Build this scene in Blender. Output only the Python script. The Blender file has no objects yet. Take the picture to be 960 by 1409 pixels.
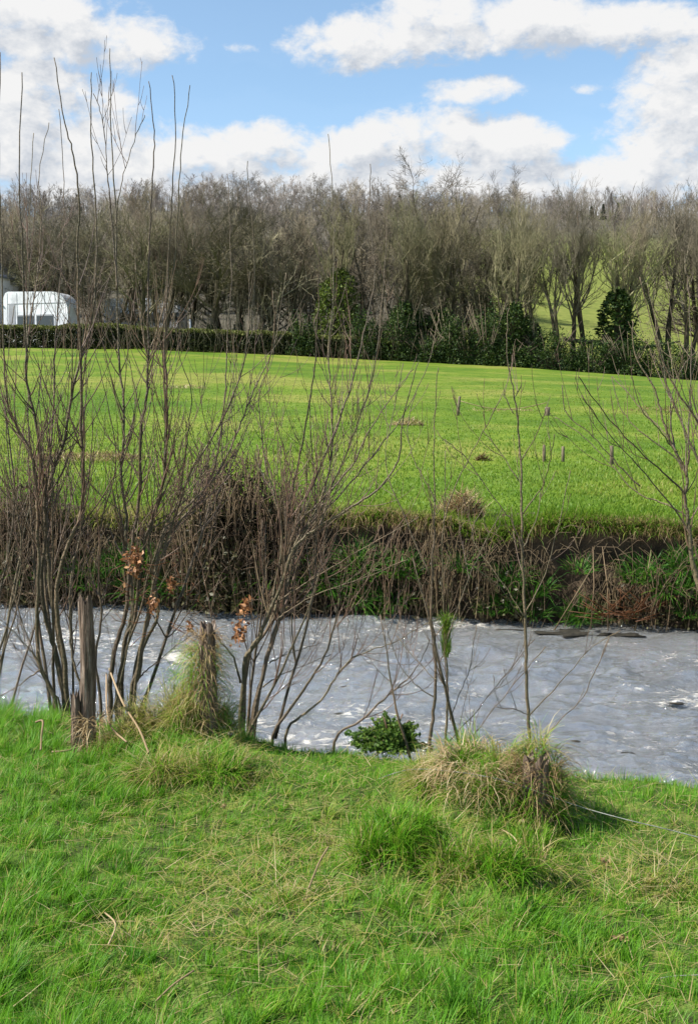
import bpy, math, random
import numpy as np
from mathutils import Vector, Matrix, Quaternion

random.seed(7)
RNG = np.random.default_rng(11)
S = bpy.context.scene
COL = S.collection
R = math.radians

# ------------------------------------------------------------------ camera model
F = 1500.0
PITCH = math.atan(144.5 / F)
CAMZ = 1.75
CP, SP = math.cos(PITCH), math.sin(PITCH)


def ray(px, py):
    dx = (px - 480.0) / F
    dy = -(py - 704.5) / F
    return (dx, CP + dy * SP, -SP + dy * CP)


def at(px, py, Y):
    d = ray(px, py)
    t = Y / d[1]
    return Vector((d[0] * t, Y, CAMZ + d[2] * t))


# ------------------------------------------------------------------ numpy noise
def _hash(ix, iy, seed):
    n = (ix.astype(np.int64) * 374761393 + iy.astype(np.int64) * 668265263 + seed * 1442695041) & 0x7fffffff
    n = ((n ^ (n >> 13)) * 1274126177) & 0x7fffffff
    return ((n ^ (n >> 16)) & 0xffff) / 65535.0


def vnoise(x, y, s, seed=0):
    x = np.asarray(x, float) / s
    y = np.asarray(y, float) / s
    ix = np.floor(x)
    iy = np.floor(y)
    fx = x - ix
    fy = y - iy
    fx = fx * fx * (3 - 2 * fx)
    fy = fy * fy * (3 - 2 * fy)
    a = _hash(ix, iy, seed)
    b = _hash(ix + 1, iy, seed)
    c = _hash(ix, iy + 1, seed)
    d = _hash(ix + 1, iy + 1, seed)
    return (a * (1 - fx) + b * fx) * (1 - fy) + (c * (1 - fx) + d * fx) * fy


def fbm(x, y, s, seed=0, o=3):
    t = 0
    a = 1.0
    w = 0
    for i in range(o):
        t = t + a * vnoise(x, y, s / 2 ** i, seed + i * 17)
        w += a
        a *= .5
    return t / w


# ------------------------------------------------------------------ ground shapes
WATER_Z = -1.15


def near_edge(x):
    return 5.62 - 0.335 * x + 0.10 * (vnoise(x, 0 * x, .9, 3) - .5)


# mounds: (x, y, radius, height)
_m = []


def near_z(x, y):
    x = np.asarray(x, float)
    y = np.asarray(y, float)
    z = 0.07 * (fbm(x, y, .8, 5) - .5) + 0.05 * (vnoise(x, y, .28, 9) - .5)
    for (mx, my, mr, mh) in _m:
        z = z + mh * np.exp(-((x - mx) ** 2 + (y - my) ** 2) / (mr * mr))
    d = y - near_edge(x)
    drop = np.clip(d / 0.75, 0, 1)
    z = z * (1 - drop) - 1.5 * (drop ** 1.3)
    z = z - 0.05 * np.clip((d + .35) / .35, 0, 1)
    return z


def bank_y(x):
    return 14.9 - 0.19 * x + 0.5 * (fbm(x, 0 * x, 2.6, 31) - .5)


def lip_z(x):
    return .30 * (fbm(x, 0 * x, 1.9, 801) - .5) + .14 * (vnoise(x, 0 * x, .45, 805) - .5)


def field_far_row(px):
    p = np.clip(np.asarray(px, float) / 960.0, 0, 1.5)
    return 480 + 45 * p ** 1.7


FAR_Y = 95.0


def field_z(x, y):
    x = np.asarray(x, float)
    y = np.asarray(y, float)
    yb = 15.1 - .19 * x
    z0 = 0.16
    px = 480 + x / FAR_Y * F
    zf = CAMZ + (560 - field_far_row(px)) / F * FAR_Y
    s = (y - yb) / (FAR_Y - yb)
    s1 = np.clip(s, 0, 1.4)
    z = z0 + (zf - z0) * s1
    z = z + 0.25 * (fbm(x, y, 9, 41) - .5) * np.clip((y - yb) / 12, 0, 1) + .05 * (vnoise(x, y, 1.1, 43) - .5)
    z = z + lip_z(x) * np.exp(-np.clip(y - yb, 0, 50) / 1.3)
    return z


CREST = 430.0


def hill_z(x, y):
    x = np.asarray(x, float)
    y = np.asarray(y, float)
    b = field_z(x, np.minimum(y, 100.0) * 0 + 100.0)
    u = x / np.maximum(y, 60)
    row = 303 - 12 * np.exp(-((u + .10) / .12) ** 2) - 4 * np.sin(u * 14) + 4 * np.clip(-u - .2, 0, 1) * 10
    zc = CAMZ + (560 - row) / F * CREST
    t = np.clip((y - 100) / (CREST - 100), 0, 1)
    z = b + (zc - b) * t ** .95
    z = z + 3.0 * (fbm(x, y, 60, 51) - .5) * np.clip((y - 110) / 60, 0, 1)
    z = z - np.clip(y - CREST, 0, 400) * 0.05
    return z


def ground_near(px, py):
    d = ray(px, py)
    t = 2.0
    for i in range(900):
        x, y, z = d[0] * t, d[1] * t, CAMZ + d[2] * t
        if z <= float(near_z(x, y)):
            break
        if y > float(near_edge(np.float64(x))) + .10:      # past the rim: the plant stands on the rim
            break
        t += .01
    return Vector((d[0] * t, d[1] * t, CAMZ + d[2] * t))


def field_at(px, py):
    d = ray(px, py)
    t = 14.0
    for i in range(2000):
        x, y, z = d[0] * t, d[1] * t, CAMZ + d[2] * t
        if z <= float(field_z(x, y)):
            break
        t += .05
    return Vector((d[0] * t, d[1] * t, CAMZ + d[2] * t))


# mounds for tussocks, set before the ground is built
def _mound(px, py, r, h):
    d = ray(px, py)
    t = -CAMZ / d[2]
    _m.append((d[0] * t, d[1] * t, r, h))


_mound(265, 1055, .30, .13)
_mound(240, 1020, .25, .10)
_mound(560, 1175, .20, .09)
_mound(690, 1110, .25, .13)
_mound(645, 1080, .25, .12)
_mound(675, 1200, .16, .06)


# ------------------------------------------------------------------ materials
def new_mat(name):
    m = bpy.data.materials.new(name)
    m.use_nodes = True
    nt = m.node_tree
    nt.nodes.clear()
    out = nt.nodes.new('ShaderNodeOutputMaterial')
    return m, nt, out


def N(nt, t, **kw):
    n = nt.nodes.new(t)
    for k, v in kw.items():
        if k == 'inp':
            for a, b in v.items():
                n.inputs[a].default_value = b
        else:
            setattr(n, k, v)
    return n


def ramp(nt, stops, interp='LINEAR'):
    r = nt.nodes.new('ShaderNodeValToRGB')
    r.color_ramp.interpolation = interp
    el = r.color_ramp.elements
    while len(el) < len(stops):
        el.new(.5)
    for e, (p, c) in zip(el, stops):
        e.position = p
        e.color = (c[0], c[1], c[2], 1)
    return r


def noise_mat(name, stops, scale=4.0, detail=5, rough=.85, bump=.3, bump_scale=20, coord='Object', stretch=(1, 1, 1), rand=0.0, spec=.2):
    m, nt, out = new_mat(name)
    L = nt.links.new
    tc = N(nt, 'ShaderNodeTexCoord')
    mp = N(nt, 'ShaderNodeMapping')
    mp.inputs['Scale'].default_value = stretch
    L(tc.outputs[coord], mp.inputs[0])
    no = N(nt, 'ShaderNodeTexNoise', inp={'Scale': scale, 'Detail': detail, 'Roughness': .6})
    L(mp.outputs[0], no.inputs['Vector'])
    rp = ramp(nt, stops)
    L(no.outputs['Fac'], rp.inputs[0])
    bs = N(nt, 'ShaderNodeBsdfPrincipled', inp={'Roughness': rough, 'Specular IOR Level': spec})
    src = rp.outputs[0]
    if rand:
        oi = N(nt, 'ShaderNodeObjectInfo')
        hs = N(nt, 'ShaderNodeHueSaturation')
        mr = N(nt, 'ShaderNodeMapRange', inp={'To Min': 1 - rand, 'To Max': 1 + rand})
        L(oi.outputs['Random'], mr.inputs[0])
        L(mr.outputs[0], hs.inputs['Value'])
        mr2 = N(nt, 'ShaderNodeMapRange', inp={'To Min': .5 - rand * .06, 'To Max': .5 + rand * .06})
        mu = N(nt, 'ShaderNodeMath', operation='MULTIPLY', inp={1: 7.31})
        fr = N(nt, 'ShaderNodeMath', operation='FRACT')
        L(oi.outputs['Random'], mu.inputs[0])
        L(mu.outputs[0], fr.inputs[0])
        L(fr.outputs[0], mr2.inputs[0])
        L(mr2.outputs[0], hs.inputs['Hue'])
        L(src, hs.inputs['Color'])
        src = hs.outputs[0]
    L(src, bs.inputs['Base Color'])
    if bump:
        n2 = N(nt, 'ShaderNodeTexNoise', inp={'Scale': bump_scale, 'Detail': 4})
        L(mp.outputs[0], n2.inputs['Vector'])
        bp = N(nt, 'ShaderNodeBump', inp={'Strength': bump, 'Distance': .05})
        L(n2.outputs['Fac'], bp.inputs['Height'])
        L(bp.outputs[0], bs.inputs['Normal'])
    L(bs.outputs[0], out.inputs[0])
    return m


def leaf_mat(name, stops, trans=.45, rough=.5, rand=0.0, spec=.25):
    """blade / leaf: colour from the 'tint' attribute, partly translucent"""
    m, nt, out = new_mat(name)
    L = nt.links.new
    at_ = N(nt, 'ShaderNodeAttribute', attribute_name='tint')
    rp = ramp(nt, stops)
    L(at_.outputs['Fac'], rp.inputs[0])
    src = rp.outputs[0]
    if rand:
        oi = N(nt, 'ShaderNodeObjectInfo')
        hs = N(nt, 'ShaderNodeHueSaturation')
        mr = N(nt, 'ShaderNodeMapRange', inp={'To Min': 1 - rand, 'To Max': 1 + rand})
        L(oi.outputs['Random'], mr.inputs[0])
        L(mr.outputs[0], hs.inputs['Value'])
        L(src, hs.inputs['Color'])
        src = hs.outputs[0]
    bs = N(nt, 'ShaderNodeBsdfPrincipled', inp={'Roughness': rough, 'Specular IOR Level': spec})
    L(src, bs.inputs['Base Color'])
    tr = N(nt, 'ShaderNodeBsdfTranslucent')
    L(src, tr.inputs['Color'])
    mx = N(nt, 'ShaderNodeMixShader', inp={0: trans})
    L(bs.outputs[0], mx.inputs[1])
    L(tr.outputs[0], mx.inputs[2])
    L(mx.outputs[0], out.inputs[0])
    return m


GREEN_STOPS = [(0, (.050, .155, .010)), (.35, (.098, .265, .012)), (.6, (.165, .325, .020)), (.78, (.28, .29, .05)), (.9, (.38, .30, .13)), (1, (.50, .41, .23))]
M = {}
M['grass'] = leaf_mat('grass', GREEN_STOPS, .5)
M['field_grass'] = leaf_mat('field_grass', [(0, (.09, .19, .016)), (.5, (.145, .235, .022)), (.8, (.22, .25, .04)), (1, (.40, .33, .15))], .5)
M['straw'] = leaf_mat('straw', [(0, (.09, .055, .025)), (.4, (.20, .135, .06)), (.8, (.36, .27, .14)), (1, (.48, .40, .25))], .3)
M['nettle'] = leaf_mat('nettle', [(0, (.03, .065, .012)), (.6, (.075, .145, .02)), (1, (.15, .21, .035))], .4)
M['weed'] = leaf_mat('weed', [(0, (.02, .075, .010)), (.6, (.05, .15, .016)), (1, (.11, .21, .02))], .4)
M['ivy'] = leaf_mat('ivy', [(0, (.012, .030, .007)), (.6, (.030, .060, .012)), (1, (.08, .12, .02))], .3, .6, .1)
M['ivy_sunlit'] = leaf_mat('ivy_sunlit', [(0, (.035, .065, .010)), (.6, (.09, .13, .02)), (1, (.16, .20, .035))], .35, .5, .2)  # lighter copy of the ivy, sunlight put into the leaf colour
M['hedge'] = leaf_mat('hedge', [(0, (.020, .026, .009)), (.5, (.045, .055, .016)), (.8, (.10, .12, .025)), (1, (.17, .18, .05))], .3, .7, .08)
M['conifer'] = leaf_mat('conifer', [(0, (.008, .02, .010)), (1, (.025, .045, .018))], .2)
M['dead_leaf'] = leaf_mat('dead_leaf', [(0, (.12, .05, .02)), (.6, (.30, .14, .06)), (1, (.48, .27, .14))], .35)
M['bark_front'] = noise_mat('bark_front', [(.3, (.06, .048, .032)), (.55, (.13, .105, .07)), (.75, (.20, .17, .12))], 3, rand=.3, bump=.2)
M['dark_bark'] = noise_mat('dark_bark', [(.3, (.03, .026, .016)), (.55, (.06, .05, .03)), (.75, (.10, .085, .055))], 3, rand=.2, bump=.2)
M['twig_dark'] = noise_mat('twig_dark', [(.3, (.07, .058, .042)), (.6, (.13, .11, .08)), (.8, (.19, .165, .12))], .6, rand=.3, bump=0)
M['twig_olive'] = noise_mat('twig_olive', [(.3, (.10, .092, .055)), (.6, (.17, .155, .085)), (.8, (.25, .225, .13))], .6, rand=.3, bump=0)
M['twig_front'] = noise_mat('twig_front', [(.3, (.11, .095, .065)), (.6, (.20, .17, .115)), (.8, (.28, .25, .18))], .6, rand=.38, bump=0)
M['twig_hill'] = noise_mat('twig_hill', [(.3, (.15, .13, .11)), (.7, (.24, .21, .18))], .4, rand=.3, bump=0)
M['willow'] = noise_mat('willow', [(.28, (.040, .036, .017)), (.5, (.076, .057, .031)), (.72, (.135, .098, .058))], 5, rough=.6, rand=.25, bump=.3, bump_scale=60, spec=.35)
M['willow_twig'] = noise_mat('willow_twig', [(.3, (.062, .040, .024)), (.7, (.125, .080, .047))], 4, rough=.5, rand=.3, bump=0, spec=.4)
M['bramble'] = noise_mat('bramble', [(.3, (.045, .030, .018)), (.5, (.10, .068, .038)), (.75, (.19, .14, .085))], 1.2, rough=.6, rand=.25, bump=0)
M['bramble_leaf'] = leaf_mat('bramble_leaf', [(0, (.018, .016, .007)), (.6, (.04, .038, .014)), (1, (.085, .08, .028))], .25)
M['cane'] = noise_mat('cane', [(.3, (.10, .075, .035)), (.5, (.19, .14, .075)), (.75, (.30, .23, .14))], 1.2, rough=.6, rand=.25, bump=0)
M['post'] = noise_mat('post', [(.3, (.045, .032, .023)), (.5, (.135, .095, .07)), (.7, (.27, .22, .175))], 6, rough=.9, bump=.9, bump_scale=9, stretch=(9, 9, .8))
M['soil'] = noise_mat('soil', [(.3, (.018, .013, .008)), (.55, (.06, .042, .026)), (.75, (.11, .08, .05))], 3, bump=1, bump_scale=7)
M['stone'] = noise_mat('stone', [(.3, (.008, .008, .006)), (.7, (.03, .026, .018))], 8, bump=.6, bump_scale=12)
M['near_soil'] = noise_mat('near_soil', [(.35, (.03, .035, .010)), (.5, (.06, .105, .015)), (.65, (.12, .13, .03))], 7, bump=.6, bump_scale=25)
M['wire'] = noise_mat('wire', [(.3, (.08, .09, .08)), (.7, (.19, .20, .18))], 30, rough=.45, bump=.2)


def field_material():
    m, nt, out = new_mat('field')
    L = nt.links.new
    tc = N(nt, 'ShaderNodeTexCoord')
    n1 = N(nt, 'ShaderNodeTexNoise', inp={'Scale': .12, 'Detail': 6, 'Roughness': .62})
    n2 = N(nt, 'ShaderNodeTexNoise', inp={'Scale': 2.2, 'Detail': 6, 'Roughness': .7})
    n3 = N(nt, 'ShaderNodeTexNoise', inp={'Scale': 9, 'Detail': 5, 'Roughness': .75})
    for n in (n1, n2, n3):
        L(tc.outputs['Object'], n.inputs['Vector'])
    r1 = ramp(nt, [(.36, (.058, .115, .010)), (.5, (.098, .152, .014)), (.60, (.160, .178, .034))])
    L(n1.outputs['Fac'], r1.inputs[0])
    n1b = N(nt, 'ShaderNodeTexNoise', inp={'Scale': .55, 'Detail': 5, 'Roughness': .65})
    L(tc.outputs['Object'], n1b.inputs['Vector'])
    av = N(nt, 'ShaderNodeMath', operation='MULTIPLY_ADD', inp={1: .5})
    hf = N(nt, 'ShaderNodeMath', operation='MULTIPLY', inp={1: .5})
    L(n2.outputs['Fac'], hf.inputs[0])
    L(n1b.outputs['Fac'], av.inputs[0])
    L(hf.outputs[0], av.inputs[2])
    r2 = ramp(nt, [(.36, (.66, .72, .62)), (.5, (1, 1, 1)), (.64, (1.28, 1.15, 1.25))])
    L(av.outputs[0], r2.inputs[0])
    r3 = ramp(nt, [(.3, (.6, .62, .6)), (.55, (1, 1, 1)), (.75, (1.3, 1.2, 1.3))])
    L(n3.outputs['Fac'], r3.inputs[0])
    a = N(nt, 'ShaderNodeMix', data_type='RGBA', blend_type='MULTIPLY', inp={0: 1.0})
    L(r1.outputs[0], a.inputs[6])
    L(r2.outputs[0], a.inputs[7])
    b = N(nt, 'ShaderNodeMix', data_type='RGBA', blend_type='MULTIPLY', inp={0: .8})
    L(a.outputs[2], b.inputs[6])
    L(r3.outputs[0], b.inputs[7])
    bs = N(nt, 'ShaderNodeBsdfPrincipled', inp={'Roughness': .8, 'Specular IOR Level': .1})
    L(b.outputs[2], bs.inputs['Base Color'])
    bp = N(nt, 'ShaderNodeBump', inp={'Strength': .5, 'Distance': .06})
    L(n3.outputs['Fac'], bp.inputs['Height'])
    L(bp.outputs[0], bs.inputs['Normal'])
    L(bs.outputs[0], out.inputs[0])
    return m


M['field'] = field_material()


def hill_material():
    m, nt, out = new_mat('hill')
    L = nt.links.new
    tc = N(nt, 'ShaderNodeTexCoord')
    n1 = N(nt, 'ShaderNodeTexNoise', inp={'Scale': .03, 'Detail': 7, 'Roughness': .65})
    n2 = N(nt, 'ShaderNodeTexNoise', inp={'Scale': .9, 'Detail': 6, 'Roughness': .7})
    L(tc.outputs['Object'], n1.inputs['Vector'])
    L(tc.outputs['Object'], n2.inputs['Vector'])
    # woodland floor on the left, rough pasture on the right
    sx = N(nt, 'ShaderNodeSeparateXYZ')
    L(tc.outputs['Object'], sx.inputs[0])
    dv = N(nt, 'ShaderNodeMath', operation='DIVIDE')
    L(sx.outputs[0], dv.inputs[0])
    L(sx.outputs[1], dv.inputs[1])
    ad = N(nt, 'ShaderNodeMath', operation='MULTIPLY_ADD', inp={1: .16, 2: -.08})
    L(n1.outputs['Fac'], ad.inputs[0])
    sm = N(nt, 'ShaderNodeMath', operation='ADD')
    L(dv.outputs[0], sm.inputs[0])
    L(ad.outputs[0], sm.inputs[1])
    mr = N(nt, 'ShaderNodeMapRange', interpolation_type='SMOOTHSTEP', inp={'From Min': .05, 'From Max': .12})
    L(sm.outputs[0], mr.inputs[0])
    ra = ramp(nt, [(.3, (.05, .045, .032)), (.7, (.10, .09, .07))])
    rb = ramp(nt, [(.3, (.085, .11, .025)), (.55, (.135, .155, .035)), (.75, (.18, .17, .06))])
    L(n2.outputs['Fac'], ra.inputs[0])
    L(n2.outputs['Fac'], rb.inputs[0])
    mx = N(nt, 'ShaderNodeMix', data_type='RGBA')
    L(ra.outputs[0], mx.inputs[6])
    L(rb.outputs[0], mx.inputs[7])
    mh = N(nt, 'ShaderNodeMapRange', interpolation_type='SMOOTHSTEP', inp={'From Min': 330, 'From Max': 250})
    L(sx.outputs[1], mh.inputs[0])
    mm = N(nt, 'ShaderNodeMath', operation='MULTIPLY')
    L(mr.outputs[0], mm.inputs[0])
    L(mh.outputs[0], mm.inputs[1])
    L(mm.outputs[0], mx.inputs[0])
    bs = N(nt, 'ShaderNodeBsdfPrincipled', inp={'Roughness': .9, 'Specular IOR Level': .05})
    L(mx.outputs[2], bs.inputs['Base Color'])
    L(bs.outputs[0], out.inputs[0])
    return m


M['hill'] = hill_material()


def water_material():
    m, nt, out = new_mat('river_water')
    L = nt.links.new
    tc = N(nt, 'ShaderNodeTexCoord')
    mp = N(nt, 'ShaderNodeMapping')
    mp.inputs['Scale'].default_value = (1.0, 1.9, 1)
    mp.inputs['Rotation'].default_value = (0, 0, R(10))
    L(tc.outputs['Object'], mp.inputs[0])
    n1 = N(nt, 'ShaderNodeTexNoise', inp={'Scale': 1.7, 'Detail': 3, 'Roughness': .55, 'Distortion': .6})
    n2 = N(nt, 'ShaderNodeTexNoise', inp={'Scale': 6.5, 'Detail': 5, 'Roughness': .66, 'Distortion': 1.4})
    n4 = N(nt, 'ShaderNodeTexNoise', inp={'Scale': .45, 'Detail': 4, 'Roughness': .6})
    n5 = N(nt, 'ShaderNodeTexNoise', inp={'Scale': 8.5, 'Detail': 6, 'Roughness': .72, 'Distortion': .6})
    for n in (n1, n2, n4, n5):
        L(mp.outputs[0], n.inputs['Vector'])
    b1 = N(nt, 'ShaderNodeBump', inp={'Strength': 1.0, 'Distance': .05})
    L(n1.outputs['Fac'], b1.inputs['Height'])
    b2 = N(nt, 'ShaderNodeBump', inp={'Strength': 1.0, 'Distance': .06})
    L(n2.outputs['Fac'], b2.inputs['Height'])
    L(b1.outputs[0], b2.inputs['Normal'])
    mp3 = N(nt, 'ShaderNodeMapping')
    mp3.inputs['Scale'].default_value = (1.0, 3.2, 1)
    L(tc.outputs['Object'], mp3.inputs[0])
    n6 = N(nt, 'ShaderNodeTexNoise', inp={'Scale': 9, 'Detail': 4, 'Roughness': .6, 'Distortion': .5})
    L(mp3.outputs[0], n6.inputs['Vector'])
    b3 = N(nt, 'ShaderNodeBump', inp={'Strength': 1.0, 'Distance': .055})
    L(n6.outputs['Fac'], b3.inputs['Height'])
    L(b2.outputs[0], b3.inputs['Normal'])
    bs = N(nt, 'ShaderNodeBsdfPrincipled', inp={'Roughness': .05, 'IOR': 4.2, 'Specular IOR Level': .5, 'Base Color': (.16, .155, .14, 1)})
    L(b3.outputs[0], bs.inputs['Normal'])
    # broken white water; its pale flecks are also painted in as sun glints
    mu = N(nt, 'ShaderNodeMath', operation='MULTIPLY_ADD', inp={1: .55, 2: 0})
    L(n4.outputs['Fac'], mu.inputs[0])
    ad = N(nt, 'ShaderNodeMath', operation='MULTIPLY_ADD', inp={1: .5})
    L(n5.outputs['Fac'], ad.inputs[0])
    L(mu.outputs[0], ad.inputs[2])
    mr = N(nt, 'ShaderNodeMapRange', interpolation_type='SMOOTHSTEP', inp={'From Min': .57, 'From Max': .69, 'To Max': .7})
    L(ad.outputs[0], mr.inputs[0])
    fo = N(nt, 'ShaderNodeBsdfDiffuse', inp={'Color': (.55, .52, .46, 1)})
    mx = N(nt, 'ShaderNodeMixShader')
    L(mr.outputs[0], mx.inputs[0])
    L(bs.outputs[0], mx.inputs[1])
    L(fo.outputs[0], mx.inputs[2])
    L(mx.outputs[0], out.inputs[0])
    return m


M['water'] = water_material()


def paint_mat(name, col, rough=.4, dirt=.25):
    m, nt, out = new_mat(name)
    L = nt.links.new
    tc = N(nt, 'ShaderNodeTexCoord')
    n1 = N(nt, 'ShaderNodeTexNoise', inp={'Scale': 1.1, 'Detail': 7, 'Roughness': .7})
    L(tc.outputs['Object'], n1.inputs['Vector'])
    rp = ramp(nt, [(.35, tuple(c * (1 - dirt) for c in col)), (.6, col)])
    L(n1.outputs['Fac'], rp.inputs[0])
    bs = N(nt, 'ShaderNodeBsdfPrincipled', inp={'Roughness': rough})
    L(rp.outputs[0], bs.inputs['Base Color'])
    L(bs.outputs[0], out.inputs[0])
    return m


M['white'] = paint_mat('white_panel', (.62, .64, .67), .25, .35)
M['cream'] = paint_mat('pale_render', (.74, .74, .74), .9)
M['glass'] = paint_mat('dark_glass', (.03, .035, .04), .08, .1)
M['slate'] = paint_mat('slate', (.12, .13, .15), .7)
M['trim'] = paint_mat('grey_trim', (.25, .26, .28), .5)


# ------------------------------------------------------------------ object helpers
def tag(o, label=None, cat=None, group=None, kind=None):
    if label:
        o['label'] = label
    if cat:
        o['category'] = cat
    if group:
        o['group'] = group
    if kind:
        o['kind'] = kind
    return o


def empty(name, loc=(0, 0, 0), label=None, cat=None, group=None):
    o = bpy.data.objects.new(name, None)
    o.empty_display_size = .1
    COL.objects.link(o)
    o.location = loc
    return tag(o, label, cat, group)


def link(name, me, mat, parent=None, smooth=False):
    if not isinstance(mat, (list, tuple)):
        mat = [mat]
    for m in mat:
        me.materials.append(m)
    if smooth:
        me.polygons.foreach_set('use_smooth', [True] * len(me.polygons))
    o = bpy.data.objects.new(name, me)
    COL.objects.link(o)
    if parent:
        o.parent = parent
    return o


def np_mesh(name, co, quads=None, tris=None, tint=None):
    me = bpy.data.meshes.new(name)
    co = np.asarray(co, np.float32)
    nq = 0 if quads is None else len(quads)
    ntr = 0 if tris is None else len(tris)
    me.vertices.add(len(co))
    me.vertices.foreach_set('co', co.ravel())
    loops = []
    if nq:
        loops.append(np.asarray(quads, np.int32).ravel())
    if ntr:
        loops.append(np.asarray(tris, np.int32).ravel())
    loops = np.concatenate(loops)
    me.loops.add(len(loops))
    me.loops.foreach_set('vertex_index', loops)
    me.polygons.add(nq + ntr)
    st = np.concatenate([np.arange(nq) * 4, nq * 4 + np.arange(ntr) * 3]).astype(np.int32)
    me.polygons.foreach_set('loop_start', st)
    me.update(calc_edges=True)
    if tint is not None:
        a = me.attributes.new('tint', 'FLOAT', 'POINT')
        a.data.foreach_set('value', np.asarray(tint, np.float32))
    return me


class MB:
    """collects tubes and boxes for ONE mesh"""

    def __init__(s):
        s.v = []
        s.f = []
        s.origin = Vector((0, 0, 0))

    def tube(s, pts, rad, sides=5, cap=True):
        n = len(pts)
        if n < 2:
            return
        base = len(s.v)
        prev = None
        for i, p in enumerate(pts):
            if i == 0:
                t = pts[1] - pts[0]
            elif i == n - 1:
                t = pts[-1] - pts[-2]
            else:
                t = pts[i + 1] - pts[i - 1]
            if t.length < 1e-9:
                t = Vector((0, 0, 1))
            t = t.normalized()
            if prev is None:
                a = Vector((1, 0, 0)) if abs(t.x) < .8 else Vector((0, 1, 0))
                u = (a - t * a.dot(t)).normalized()
            else:
                u = prev - t * prev.dot(t)
                u = u.normalized() if u.length > 1e-6 else Vector((1, 0, 0))
            prev = u
            w = t.cross(u)
            r = rad[i]
            for k in range(sides):
                an = 2 * math.pi * k / sides
                q = p + (u * math.cos(an) + w * math.sin(an)) * r
                s.v.append((q.x, q.y, q.z))
        for i in range(n - 1):
            for k in range(sides):
                a = base + i * sides + k
                b = base + i * sides + (k + 1) % sides
                s.f.append((a, b, b + sides, a + sides))
        if cap:
            s.f.append(tuple(base + (n - 1) * sides + k for k in range(sides)))
            s.f.append(tuple(base + k for k in reversed(range(sides))))

    def box(s, c, d, rot=0):
        base = len(s.v)
        cx, cy, cz = c
        cr, sr = math.cos(rot), math.sin(rot)
        for z in (-1, 1):
            for x, y in ((-1, -1), (1, -1), (1, 1), (-1, 1)):
                X, Y = x * d[0] / 2, y * d[1] / 2
                s.v.append((cx + X * cr - Y * sr, cy + X * sr + Y * cr, cz + z * d[2] / 2))
        for q in ((0, 3, 2, 1), (4, 5, 6, 7), (0, 1, 5, 4), (1, 2, 6, 5), (2, 3, 7, 6), (3, 0, 4, 7)):
            s.f.append(tuple(base + i for i in q))

    def prism(s, poly, y0, y1):
        """poly in x,z extruded along y"""
        base = len(s.v)
        n = len(poly)
        for y in (y0, y1):
            for x, z in poly:
                s.v.append((x, y, z))
        s.f.append(tuple(base + i for i in range(n)))
        s.f.append(tuple(base + n + i for i in reversed(range(n))))
        for i in range(n):
            j = (i + 1) % n
            s.f.append((base + j, base + i, base + n + i, base + n + j))

    def mesh(s, name):
        me = bpy.data.meshes.new(name)
        o = s.origin
        v = [(a - o.x, b - o.y, c - o.z) for a, b, c in s.v] if o.length else s.v
        me.from_pydata(v, [], s.f)
        return me

    def build(s, name, mat, parent=None, smooth=True):
        return link(name, s.mesh(name), mat, parent, smooth)


def rv(rnd, s=1.0):
    while True:
        v = Vector((rnd.uniform(-1, 1), rnd.uniform(-1, 1), rnd.uniform(-1, 1)))
        if .05 < v.length <= 1:
            return v.normalized() * s


def blades_mesh(name, root, h, w, az, lean, curl, tint, org=(0, 0, 0), segs=3):
    """blades: root (N,3); h height/length; w width; az lean azimuth; lean angle from vertical at the root; curl extra angle at the tip"""
    n = len(root)
    root = np.asarray(root, float) - np.asarray(org, float)
    lx, ly = np.cos(az), np.sin(az)
    face = az + np.pi / 2 + RNG.uniform(-.9, .9, n)
    wx, wy = np.cos(face), np.sin(face)
    P = root.copy()
    rows = []
    ws = [1.0, .85, .55, 0.0] if segs == 3 else [1.0, .7, 0.0]
    for k in range(segs + 1):
        if k < segs:
            a = P.copy()
            b = P.copy()
            hw = w * ws[k] * .5
            a[:, 0] -= wx * hw
            a[:, 1] -= wy * hw
            b[:, 0] += wx * hw
            b[:, 1] += wy * hw
            rows += [a, b]
            th = lean + curl * ((k + .5) / segs) ** 1.2
            st = h / segs
            P = P + np.stack([lx * np.sin(th) * st, ly * np.sin(th) * st, np.cos(th) * st], 1)
        else:
            rows.append(P)
    m = 2 * segs + 1
    co = np.stack(rows, 1).reshape(-1, 3)
    b0 = np.arange(n) * m
    quads = []
    for k in range(segs - 1):
        quads.append(np.stack([b0 + 2 * k, b0 + 2 * k + 1, b0 + 2 * k + 3, b0 + 2 * k + 2], 1))
    quads = np.concatenate(quads)
    k = segs - 1
    tris = np.stack([b0 + 2 * k, b0 + 2 * k + 1, b0 + 2 * k + 2], 1)
    return np_mesh(name, co, quads, tris, np.repeat(tint, m))


def leaves_mesh(name, cen, size, tint, nrm=None, flat=.6):
    """each leaf a folded pair of tris-like quad with random orientation"""
    n = len(cen)
    cen = np.asarray(cen, float)
    a = RNG.normal(size=(n, 3))
    if nrm is not None:
        a = a * flat + nrm
    a /= np.linalg.norm(a, axis=1)[:, None]
    t = RNG.normal(size=(n, 3))
    t -= a * (t * a).sum(1)[:, None]
    t /= np.linalg.norm(t, axis=1)[:, None]
    b = np.cross(a, t)
    s = np.asarray(size)[:, None]
    p0 = cen - t * s * .6
    p1 = cen + b * s * .38 + a * s * .10
    p2 = cen + t * s * .7
    p3 = cen - b * s * .38 + a * s * .10
    co = np.stack([p0, p1, p2, p3], 1).reshape(-1, 3)
    i0 = np.arange(n) * 4
    tris = np.concatenate([np.stack([i0, i0 + 1, i0 + 2], 1), np.stack([i0, i0 + 2, i0 + 3], 1)])
    return np_mesh(name, co, None, tris, np.repeat(tint, 4))


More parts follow.
